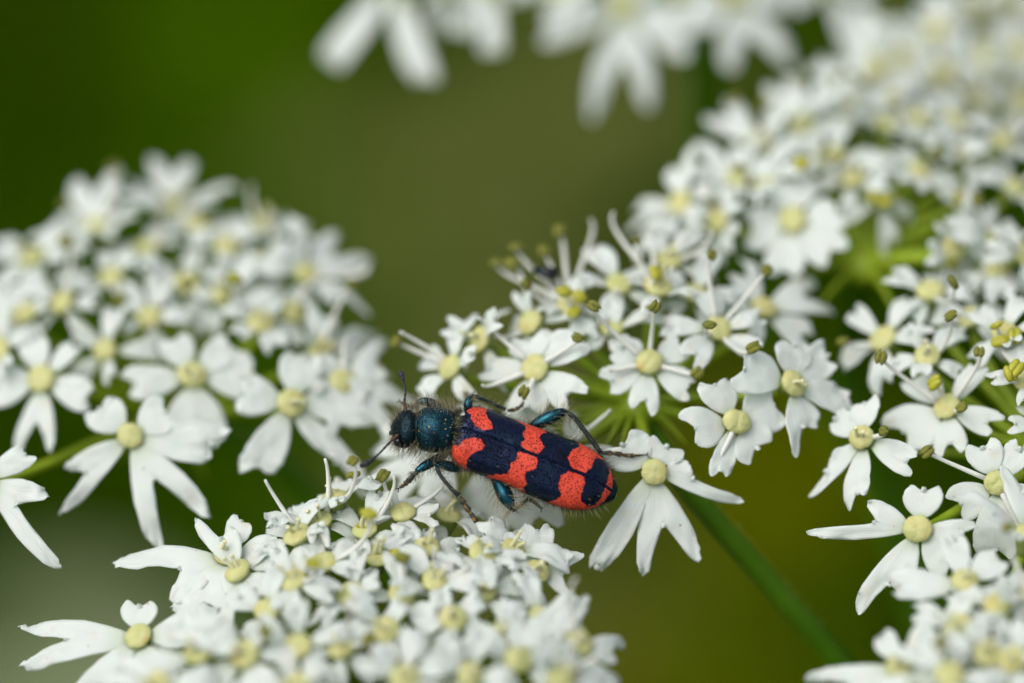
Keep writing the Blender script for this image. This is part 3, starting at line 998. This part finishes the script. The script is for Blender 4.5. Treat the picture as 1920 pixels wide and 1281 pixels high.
def cuticle(name, cols, scale, rough, metal, specks=0.0, bd=0.00003):
    m, n, l, p, out = mat(name)
    tc = n.new('ShaderNodeTexCoord')
    nz = n.new('ShaderNodeTexNoise'); nz.inputs['Scale'].default_value = scale; nz.inputs['Detail'].default_value = 4
    l.new(tc.outputs['Object'], nz.inputs[0])
    r = ramp(n, cols); l.new(nz.outputs[0], r.inputs[0])
    col = r.outputs[0]
    vo = n.new('ShaderNodeTexVoronoi'); vo.inputs['Scale'].default_value = 9000
    l.new(tc.outputs['Object'], vo.inputs[0])
    if specks:
        v2 = n.new('ShaderNodeTexVoronoi'); v2.inputs['Scale'].default_value = 5200
        l.new(tc.outputs['Object'], v2.inputs[0])
        s1 = ramp(n, [(0.16, (1, 1, 1)), (0.22, (0, 0, 0))]); l.new(v2.outputs['Distance'], s1.inputs[0])
        sc = n.new('ShaderNodeSeparateColor'); l.new(v2.outputs['Color'], sc.inputs[0])
        lt = n.new('ShaderNodeMath'); lt.operation = 'LESS_THAN'; lt.inputs[1].default_value = specks
        l.new(sc.outputs[0], lt.inputs[0])
        mu = n.new('ShaderNodeMath'); mu.operation = 'MULTIPLY'
        l.new(s1.outputs[0], mu.inputs[0]); l.new(lt.outputs[0], mu.inputs[1])
        mx = n.new('ShaderNodeMix'); mx.data_type = 'RGBA'
        l.new(mu.outputs[0], mx.inputs[0]); l.new(col, mx.inputs[6]); mx.inputs[7].default_value = (0.50, 0.36, 0.07, 1)
        col = mx.outputs[2]
        inv = n.new('ShaderNodeMath'); inv.operation = 'MULTIPLY_ADD'
        l.new(mu.outputs[0], inv.inputs[0]); inv.inputs[1].default_value = -metal; inv.inputs[2].default_value = metal
        l.new(inv.outputs[0], p.inputs['Metallic'])
    else:
        p.inputs['Metallic'].default_value = metal
    l.new(col, p.inputs['Base Color'])
    p.inputs['Roughness'].default_value = rough
    b = n.new('ShaderNodeBump'); b.inputs['Strength'].default_value = 0.8; b.inputs['Distance'].default_value = bd
    l.new(vo.outputs['Distance'], b.inputs['Height']); l.new(b.outputs[0], p.inputs['Normal'])
    return m


M_SHELL = shell_material()
M_TEAL = cuticle('teal_cuticle', [(0.34, (0.003, 0.015, 0.028)), (0.5, (0.006, 0.046, 0.060)), (0.66, (0.007, 0.028, 0.075))], 1500, 0.26, 0.8, specks=0.45)
M_DARK = cuticle('dark_cuticle', [(0.3, (0.003, 0.010, 0.014)), (0.7, (0.005, 0.020, 0.026))], 1500, 0.34, 0.85)
M_LEG = cuticle('leg_cuticle', [(0.3, (0.003, 0.020, 0.036)), (0.6, (0.008, 0.066, 0.090)), (0.75, (0.010, 0.044, 0.090))], 900, 0.17, 0.85, bd=0.000004)
M_TIBIA = cuticle('shin_cuticle', [(0.3, (0.010, 0.015, 0.018)), (0.7, (0.02, 0.035, 0.04))], 1500, 0.42, 0.3, specks=0.1)
M_FOOT = cuticle('golden_foot', [(0.42, (0.012, 0.011, 0.008)), (0.56, (0.05, 0.03, 0.008)), (0.68, (0.34, 0.20, 0.03))], 5000, 0.6, 0.0)
M_ANT = cuticle('antenna_cuticle', [(0.3, (0.008, 0.009, 0.016)), (0.7, (0.018, 0.018, 0.028))], 1500, 0.5, 0.0)
M_ANTB = cuticle('antenna_base', [(0.3, (0.05, 0.025, 0.012)), (0.7, (0.12, 0.06, 0.03))], 1500, 0.5, 0.0)
M_HDARK = soft_material('dark_hair', [(0.3, (0.012, 0.011, 0.009)), (0.7, (0.04, 0.035, 0.02))], 800, rough=0.4, bump=0)
M_HPALE = soft_material('pale_hair', [(0.3, (0.30, 0.26, 0.14)), (0.7, (0.50, 0.45, 0.30))], 800, rough=0.4, trans=0.2, bump=0)
M_EYE = cuticle('eye', [(0.3, (0.004, 0.004, 0.005)), (0.7, (0.008, 0.007, 0.007))], 1500, 0.15, 0.0, bd=0.000006)

beetle = obj('beetle', None, mat=bm4, label='red beetle with dark blue bands and hairy teal front on the white flowers', category='beetle')

# body: one lofted surface from the tip of the abdomen to the mouth
RINGS = [(-9.46, 0, -.2, .16, .12), (-9.36, 0, -.18, .45, .25), (-8.9, 0, -.15, .85, .45), (-8.2, 0, -.15, 1.25, .62), (-6.8, 0, -.2, 1.55, .75), (-4, 0, -.25, 1.6, .85), (-1, 0, -.15, 1.45, .8),
         (-.1, .02, .0, 1.0, .72), (.08, .06, .05, .92, .78), (.28, .11, .08, 1.02, .92), (.6, .20, .1, 1.16, 1.10), (1.2, .40, .1, 1.27, 1.22), (1.75, .57, .07, 1.19, 1.10), (2.08, .68, .03, .98, .88),
         (2.2, .72, 0, .86, .74), (2.3, .755, -.02, .88, .74), (2.45, .81, -.05, 1.0, .82), (2.75, .92, -.1, 1.08, .84), (3.0, 1.0, -.18, 1.0, .74), (3.2, 1.07, -.27, .78, .56), (3.36, 1.12, -.34, .52, .38), (3.46, 1.16, -.4, .2, .16)]


def ring_samples():
    path = []
    P = [Vector(r) for r in RINGS]
    Q = [P[0] * 2 - P[1]] + P + [P[-1] * 2 - P[-2]]
    for i in range(1, len(Q) - 2):
        for j in range(4):
            t = j / 4
            a, b, c, d = Q[i - 1], Q[i], Q[i + 1], Q[i + 2]
            path.append(0.5 * (2 * b + (c - a) * t + (2 * a - 5 * b + 4 * c - d) * t * t + (3 * b - a - 3 * c + d) * t ** 3))
    path.append(P[-1])
    return path


def body_point(q, nxt, an):
    t = Vector((nxt[0] - q[0], nxt[1] - q[1], 0))
    t = t.normalized() if t.length > 1e-6 else Vector((1, 0, 0))
    s = Vector((-t.y, t.x, 0))
    c, sn = math.cos(an), math.sin(an)
    e = 0.9
    return Vector((q[0], q[1], q[2])) + s * (q[3] * math.copysign(abs(c) ** e, c)) + Vector((0, 0, q[4] * math.copysign(abs(sn) ** e, sn)))


def make_body():
    path = ring_samples()
    seg = 40
    V, F, MI = [], [], []
    for i, q in enumerate(path):
        a = path[max(i - 1, 0)]
        b = path[min(i + 1, len(path) - 1)]
        qq = Vector(q)
        for k in range(seg):
            an = 2 * math.pi * k / seg
            p = body_point(qq, qq + (b - a), an)
            if 0 < q[0]:
                p += Vector((0, 0, 0.03 * noise.noise(p * 3)))
            V.append(p)
    for i in range(len(path) - 1):
        x = (path[i][0] + path[i + 1][0]) / 2
        mi = 0 if 0.02 < x < 2.16 else 1
        for k in range(seg):
            k2 = (k + 1) % seg
            F.append((i * seg + k, (i + 1) * seg + k, (i + 1) * seg + k2, i * seg + k2))
            MI.append(mi)
    F.append(tuple(range(seg))); MI.append(1)
    F.append(tuple((len(path) - 1) * seg + k for k in reversed(range(seg)))); MI.append(1)
    return obj('body', newmesh('body', V, F, [M_TEAL, M_DARK], True, MI), beetle)


body = make_body()

W_T = [(0, 1.30), (.03, 1.58), (.08, 1.75), (.15, 1.80), (.3, 1.79), (.5, 1.84), (.7, 1.90), (.8, 1.80), (.88, 1.56), (.94, 1.20), (.98, .72), (1.0, .22)]
H_T = [(0, .92), (.05, 1.06), (.15, 1.16), (.4, 1.25), (.65, 1.24), (.8, 1.12), (.9, .86), (.96, .55), (1.0, .22)]


def lut(T, t):
    for (a, x), (b, y) in zip(T, T[1:]):
        if t <= b:
            f = (t - a) / (b - a)
            f = f * f * (3 - 2 * f) * 0.3 + f * 0.7
            return x + (y - x) * f
    return T[-1][1]


ELY = 9.12
RED = [
    [(560, 640), (640, 602), (690, 592), (715, 562), (770, 546), (830, 558), (860, 600), (835, 626), (790, 640), (762, 662), (740, 692), (733, 725), (752, 765), (790, 800), (600, 860)],
    [(1062, 640), (1110, 636), (1172, 656), (1193, 700), (1180, 742), (1120, 766), (1108, 800), (1124, 842), (1102, 872), (1115, 905), (1160, 990), (820, 880), (868, 792), (920, 783), (990, 780), (1012, 752), (1024, 702), (1058, 690)],
    [(1340, 790), (1390, 762), (1450, 768), (1492, 800), (1492, 850), (1468, 920), (1478, 962), (1510, 987), (1560, 982), (1588, 950), (1606, 900), (1630, 864), (1720, 840), (1740, 1090), (1230, 1090), (1248, 962), (1312, 948), (1342, 910), (1322, 860)],
]


def sdf(poly, x, y):
    d = 1e9
    ins = False
    n = len(poly)
    for i in range(n):
        ax, ay = poly[i]
        bx_, by_ = poly[(i + 1) % n]
        ex, ey = bx_ - ax, by_ - ay
        wx, wy = x - ax, y - ay
        t = max(0, min(1, (wx * ex + wy * ey) / (ex * ex + ey * ey)))
        d = min(d, (wx - ex * t) ** 2 + (wy - ey * t) ** 2)
        if (ay > y) != (by_ > y) and x < (bx_ - ax) * (y - ay) / (by_ - ay) + ax:
            ins = not ins
    d = math.sqrt(d)
    return d if ins else -d


def ely_point(t, s):
    """s 0 suture .. 1 side rim; left wing case"""
    W, Hh = lut(W_T, t), lut(H_T, t)
    ph = s * math.radians(104)
    c, sn = math.cos(ph), math.sin(ph)
    e = 0.84
    y = W * (abs(sn) ** e)
    z = Hh * math.copysign(abs(c) ** e, c)
    y = max(y, 0.012)
    # narrow raised seam
    z += 0.035 * math.exp(-(y / 0.07) ** 2) - 0.03 * math.exp(-((y - 0.13) / 0.06) ** 2)
    # shoulder bump
    z += 0.06 * math.exp(-((t - 0.07) / 0.05) ** 2 - ((y - 1.15) / 0.35) ** 2)
    x = -t * ELY + 0.12 * (1 - s) * (1 - t) * 0 - 0.10 * math.exp(-t / 0.03) * (1 - math.cos(math.pi * min(1, y / 1.6))) * 0.4
    p = Vector((x, y, z))
    nv = noise.noise(Vector((x * 1.3, y * 1.3, z * 1.3)))
    return p + Vector((0, 0, 0.02 * nv))


def make_elytron(side):
    NT, NS = 150, 60
    V, F, R = [], [], []
    for i in range(NT + 1):
        t = i / NT
        t = t if t < 0.85 else t
        for j in range(NS + 1):
            s = j / NS
            p = ely_point(t, s)
            zx, zy = bl_px(p)
            v = max(sdf(q, zx, zy) for q in RED)
            v = v / ZPX            # mm, + inside red
            if p.y < 0.11:
                v = min(v, p.y - 0.11)
            R.append(0.5 + max(-0.5, min(0.5, v * 1.4)))
            V.append(Vector((p.x, p.y * side, p.z)))
    for i in range(NT):
        for j in range(NS):
            a = i * (NS + 1) + j
            q = (a, a + 1, a + NS + 2, a + NS + 1)
            F.append(q if side > 0 else q[::-1])
    me = newmesh('wing_case', V, F, M_SHELL)
    at = me.attributes.new('red', 'FLOAT', 'POINT')
    at.data.foreach_set('value', R)
    o = obj('wing_case', me, beetle)
    return o


make_elytron(1)
make_elytron(-1)
# small black shield between the wing cases
obj('scutellum', newmesh('scutellum', *ellipsoid(Vector((-0.10, 0, 0.90)), (Vector((0.26, 0, -0.02)), Vector((0, 0.22, 0)), Vector((0.01, 0, 0.07))), 14, 8), M_DARK), beetle)
for s in (1, -1):
    e = Vector((2.86, 0.96 + s * 0.86, 0.10))
    obj('eye', newmesh('eye', *ellipsoid(e, (Vector((0.22, 0.07, 0)), Vector((-0.05, 0.24 * 1, 0)), Vector((0, 0, 0.34))), 14, 10), M_EYE), beetle)
for s in (1, -1):
    c = Vector((3.30, 1.10 + s * 0.2, -0.50))
    obj('mandible', newmesh('mandible', *tube([(c, 0.14), (c + Vector((0.10, s * 0.02, -0.05)), 0.11), (c + Vector((0.18, s * -0.10, -0.10)), 0.04)], 8, 4), M_DARK), beetle)


HAIR_SRC = []          # (point, normal, length, pale probability, bend)
hr = random.Random(31)


def limb(name, pts, m, parent, seg=14, n=6, hairs=None, flat=1.0):
    P = [(bl(*p[:3]), p[3]) for p in pts]
    path = catmull(P, n)
    V, F = tube(path, seg, raw=True, flat=flat)
    o = obj(name, newmesh(name, V, F, m), parent)
    if hairs:
        cnt, ln, pale = hairs
        for _ in range(cnt):
            i = hr.randrange(len(path) - 1)
            f = hr.random()
            c = path[i][0].lerp(path[i + 1][0], f)
            rad = path[i][1] * (1 - f) + path[i + 1][1] * f
            t = (path[i + 1][0] - path[i][0]).normalized()
            d = Vector((hr.gauss(0, 1), hr.gauss(0, 1), hr.gauss(0, 1)))
            d = (d - t * d.dot(t)).normalized()
            HAIR_SRC.append((c + d * rad * 0.95, (d + t * 0.35).normalized(), ln * hr.uniform(0.6, 1.2), pale, t * 0.2))
    return o


def leg(femur, tibia, tarsus, hf=(160, .45, .6), ht=(120, .28, .5)):
    f = limb('leg', femur, M_LEG, beetle, hairs=hf)
    limb('tibia', tibia, M_TIBIA, f, hairs=ht)
    # the foot is a string of flared joints
    P = catmull([(bl(*p[:3]), p[3]) for p in tarsus], 10)
    n = len(P)
    pts = []
    for i, (p, r) in enumerate(P):
        ph = (i / (n - 1) * 4.0) % 1.0
        pts.append((p, r * (0.62 + 0.55 * ph) if i < n - 4 else r * 0.5))
    mb = MB()
    mb.add(*tube(pts, 9, raw=True), 0)
    a, b = P[-1][0], P[-2][0]
    t = (a - b).normalized()
    s = t.cross(Vector((0, 0, 1))).normalized()
    for sg in (-1, 1):
        mb.add(*tube([(a, 0.04), (a + t * 0.10 + s * sg * 0.10, 0.03), (a + t * 0.12 + s * sg * 0.17 - Vector((0, 0, 0.12)), 0.008)], 6, 3), 1)
    obj('foot', mb.mesh('foot', [M_FOOT, M_TIBIA]), f)
    for _ in range(60):
        i = hr.randrange(n - 1)
        d = Vector((hr.gauss(0, 1), hr.gauss(0, 1), hr.gauss(0, 1))).normalized()
        HAIR_SRC.append((P[i][0] + d * P[i][1] * 0.6, d, 0.2 * hr.uniform(0.5, 1), 0.6, t * 0.2))


# left side (low in the picture): fore, middle, hind leg
leg([(600, 650, -.55, .20), (545, 690, -.35, .27), (470, 730, -.2, .27), (415, 765, -.2, .15)],
    [(420, 765, -.2, .13), (398, 790, -.35, .13), (380, 810, -.5, .14)], [(384, 806, -.5, .15), (355, 835, -.75, .17), (325, 860, -.95, .12), (300, 878, -1.05, .06)])
leg([(715, 755, -.65, .2), (640, 738, -.3, .29), (580, 722, -.05, .25), (545, 735, .1, .16)],
    [(545, 738, .1, .13), (570, 790, .1, .11), (625, 860, -.05, .11), (684, 918, -.3, .15)], [(690, 925, -.28, .13), (730, 985, -.3, .17), (785, 1065, -.4, .15), (862, 1180, -.55, .06)])
leg([(900, 770, -.6, .25), (945, 850, -.15, .36), (985, 920, .0, .45), (1020, 985, -.05, .26), (1034, 1010, -.08, .14)],
    [(1034, 1012, -.1, .12), (1070, 995, -.35, .09), (1105, 965, -.7, .09), (1130, 945, -.95, .1)], [(1132, 946, -1.0, .1), (1160, 960, -1.25, .12), (1190, 985, -1.5, .1), (1215, 1010, -1.75, .05)],
    hf=(330, .85, .85))
# right side (high in the picture)
leg([(600, 420, -.7, .2), (540, 350, -.55, .27), (470, 320, -.5, .25), (420, 325, -.5, .14)],
    [(420, 326, -.5, .12), (400, 350, -.8, .12), (370, 360, -1.1, .13)], [(372, 360, -1.1, .13), (345, 345, -1.3, .13), (320, 330, -1.5, .1), (300, 320, -1.6, .05)])
leg([(790, 470, -.6, .22), (755, 395, -.25, .27), (745, 335, -.05, .25), (762, 286, .0, .14)],
    [(762, 285, .0, .13), (800, 290, -.1, .11), (880, 320, -.4, .10), (985, 372, -.75, .11)], [(1000, 380, -.8, .11), (1050, 372, -.9, .12), (1090, 345, -1.0, .1), (1105, 310, -1.1, .05)])
leg([(1130, 500, -.55, .2), (1190, 465, -.25, .33), (1270, 425, -.02, .41), (1345, 392, .15, .28), (1385, 393, .2, .15)],
    [(1383, 393, .2, .14), (1430, 425, .2, .13), (1500, 515, .1, .14), (1600, 650, -.15, .14)], [(1606, 650, -.2, .14), (1690, 655, -.3, .15), (1790, 670, -.42, .13), (1895, 664, -.5, .06)],
    hf=(190, .95, .8), ht=(170, .4, .4))


def antenna(pts, club):
    P = [(bl(*p[:3]), p[3]) for p in pts]
    path = catmull(P, 8)
    n = len(path)
    bead = [(p, r * (0.72 + 0.42 * abs(math.sin(i / (n - 1) * math.pi * 8)))) for i, (p, r) in enumerate(path)]
    V, F = tube(bead, 8, raw=True)
    mi = []
    for f in F:
        mi.append(1 if min(f) < 8 * n * 0.35 else 0)
    o = obj('antenna', newmesh('antenna', V, F, [M_ANT, M_ANTB], True, mi), beetle)
    C = catmull([(bl(*p[:3]), p[3]) for p in club], 6)
    m = len(C)
    C = [(p, r * (1.0 - 0.28 * math.exp(-((i / (m - 1) * 3) % 1.0) / 0.12) * (0 < i < m - 1))) for i, (p, r) in enumerate(C)]
    obj('club', newmesh('club', *tube(C, 12, raw=True), M_ANT), o)
    for _ in range(40):
        i = hr.randrange(n - 1)
        d = Vector((hr.gauss(0, 1), hr.gauss(0, 1), hr.gauss(0, 1))).normalized()
        HAIR_SRC.append((path[i][0], d, 0.16, 0.2, Vector()))


antenna([(352, 400, .25, .10), (338, 330, .55, .075), (344, 250, .75, .06), (333, 185, .85, .065)], [(334, 190, .85, .07), (326, 165, .87, .14), (316, 140, .88, .17), (306, 122, .88, .08)])
antenna([(300, 530, .3, .10), (252, 570, .5, .075), (195, 632, .6, .06), (148, 678, .65, .065)], [(150, 676, .65, .07), (118, 698, .66, .15), (88, 715, .67, .18), (62, 730, .67, .09)])

# hair sources on the body
path = ring_samples()
for _ in range(6500):
    i = hr.randrange(len(path) - 1)
    q = path[i].lerp(path[i + 1], hr.random())
    if q[0] < 0.0:
        continue
    an = hr.uniform(0, 2 * math.pi)
    p = body_point(q, q + (path[i + 1] - path[i]), an)
    c = Vector((q[0], q[1], q[2]))
    nrm = (p - c).normalized()
    top = nrm.dot(Vector((0, 0, 1)))
    if top > 0.45 and hr.random() < 0.85:
        continue
    if q[0] > 2.2 and hr.random() < 0.55:
        continue
    if hr.random() < 0.15:
        continue
    ln = hr.uniform(0.4, 1.15) * (0.75 if q[0] > 2.2 else 1.0) * (0.55 if top > 0.5 else 1.0)
    HAIR_SRC.append((p, (nrm + Vector((hr.uniform(-0.1, 0.5), hr.uniform(-.3, .3), hr.uniform(-.2, .4)))).normalized(), ln, 0.5 if nrm.y > 0 else 0.8, Vector((0.15, 0, 0))))
for _ in range(600):         # dark ruff between the neck shield and the wing cases
    an = hr.uniform(-0.3, math.pi + 0.3)
    q = Vector((hr.uniform(0.0, 0.35), 0.08, 0.06, 1.0, 0.85))
    p = body_point(q, q + Vector((1, 0.3, 0, 0, 0)), an)
    nrm = (p - Vector((q[0], q[1], q[2]))).normalized()
    HAIR_SRC.append((p, (nrm + Vector((-0.5, 0, 0.2))).normalized(), hr.uniform(0.2, 0.6), 0.2, Vector((-0.3, 0, 0))))
for _ in range(1500):        # under the rims of the wing cases
    t = hr.uniform(0.02, 0.99)
    sd_ = hr.choice((-1, 1))
    s = hr.uniform(0.80, 1.0)
    p = ely_point(t, s)
    nrm = Vector((-0.25 + (t > 0.9) * -0.8, 1.0 * sd_, hr.uniform(-0.7, 0.25))).normalized()
    up_ = s < 0.93
    HAIR_SRC.append((Vector((p.x, p.y * sd_ * 0.99, p.z)), nrm, hr.uniform(0.15, 0.32) if up_ else hr.uniform(0.3, 0.75), 0.12 if (up_ or sd_ < 0) else 0.85, Vector((-0.2, 0, 0))))
for _ in range(260):         # short dark bristles over the wing cases
    t, s = hr.uniform(0.0, 0.97), hr.uniform(0.08, 0.85)
    sd_ = hr.choice((-1, 1))
    p = ely_point(t, s)
    HAIR_SRC.append((Vector((p.x, p.y * sd_, p.z)), Vector((-0.8, p.y * sd_ * 0.3, 0.8)).normalized(), hr.uniform(0.10, 0.2) * (1.8 if t < 0.12 else 1), 0.1, Vector((-0.3, 0, 0))))


def make_hair():
    out = {0: ([], []), 1: ([], [])}
    for (p, d, ln, pale, bend) in HAIR_SRC:
        k = 1 if hr.random() < pale else 0
        V, F = out[k]
        w = 0.0086 if k == 0 else 0.0080
        curl = Vector((hr.uniform(-1, 1), hr.uniform(-1, 1), hr.uniform(-1, 1))) * 0.22 * ln + bend * ln
        h = Vector((0, 0, 1)) if abs(d.z) < 0.8 else Vector((1, 0, 0))
        x = d.cross(h).normalized()
        y = d.cross(x)
        o = len(V)
        for t, r in ((0, 1.0), (0.4, 0.85), (0.75, 0.6)):
            c = p + d * (ln * t) + curl * (t * t)
            for a in (0, 2.094, 4.189):
                V.append(c + x * (w * r * math.cos(a)) + y * (w * r * math.sin(a)))
        V.append(p + d * ln + curl)
        for g in (0, 3):
            for a in range(3):
                b = (a + 1) % 3
                F.append((o + g + a, o + g + b, o + g + 3 + b, o + g + 3 + a))
        for a in range(3):
            F.append((o + 6 + a, o + 6 + (a + 1) % 3, o + 9))
    obj('dark_hair', newmesh('dark_hair', *out[0], M_HDARK), beetle, kind='stuff')
    obj('pale_hair', newmesh('pale_hair', *out[1], M_HPALE), beetle, kind='stuff')


make_hair()

# fine fuzz on the thick stalk
def stalk_fuzz():
    r = random.Random(77)
    V, F = [], []
    P = catmull([(wp(*p[:3]) - B.node, p[3]) for p in [(1195, 765, 7.6, 0.58), (1285, 905, 6.5, 0.64), (1430, 1075, 8.5, 0.67), (1590, 1265, 12, 0.72), (1760, 1500, 20, 0.85), (*J, 1.0)]], 8)
    for _ in range(420):
        i = r.randrange(len(P) - 20)
        f = r.random()
        c = P[i][0].lerp(P[i + 1][0], f)
        t = (P[i + 1][0] - P[i][0]).normalized()
        d = Vector((r.gauss(0, 1), r.gauss(0, 1), r.gauss(0, 1)))
        d = (d - t * d.dot(t)).normalized()
        a = c + d * P[i][1] * 0.95
        x = d.cross(t) * 0.012
        o = len(V)
        e = a + d * r.uniform(0.2, 0.5) + t * r.uniform(-0.1, 0.1)
        V += [a - x, a + x, a + t * 0.02, e]
        F += [(o, o + 1, o + 3), (o + 1, o + 2, o + 3), (o + 2, o, o + 3)]
    obj('stalk_fuzz', newmesh('stalk_fuzz', V, F, M_OVARY), B.root, kind='stuff')


stalk_fuzz()


def tiny_beetle():
    """a small black beetle half hidden among the upright filaments"""
    at = wp(1026, 512, 6.5)
    root = obj('tiny_beetle', None, mat=frame(at, Vector((0.1, -0.5, 0.8)), xhint=Vector((-0.9, 0, 0.3))),
               label='tiny black beetle tucked behind upright filaments', category='beetle')
    body_ = ellipsoid(Vector((0, 0, 0)), (Vector((0.62, 0, 0)), Vector((0, 0.36, 0)), Vector((0, 0, 0.26))), 14, 10)
    obj('body', newmesh('tiny_body', *body_, M_DARK), root)
    hd = ellipsoid(Vector((0.66, 0, -0.02)), (Vector((0.2, 0, 0)), Vector((0, 0.22, 0)), Vector((0, 0, 0.17))), 12, 8)
    obj('head', newmesh('tiny_head', *hd, M_DARK), root)
    for sg in (1, -1):
        w_ = ellipsoid(Vector((-0.12, 0.16 * sg, 0.06)), (Vector((0.56, 0, 0)), Vector((0, 0.21, 0)), Vector((0, 0, 0.25))), 12, 8)
        obj('wing_case', newmesh('tiny_wing_case', *w_, M_EYE), root)
        for k in (-1, 0, 1):
            a = Vector((0.25 * k, 0.28 * sg, -0.1))
            obj('leg', newmesh('tiny_leg', *tube([(a, 0.05), (a + Vector((0.1 * k, 0.25 * sg, 0.05)), 0.045), (a + Vector((0.2 * k, 0.42 * sg, -0.25)), 0.02)], 6, 3), M_DARK), root)
        c = Vector((0.78, 0.1 * sg, 0.0))
        obj('antenna', newmesh('tiny_antenna', *tube([(c, 0.025), (c + Vector((0.2, 0.12 * sg, 0.1)), 0.02), (c + Vector((0.35, 0.2 * sg, 0.08)), 0.035)], 6, 3), M_DARK), root)


tiny_beetle()
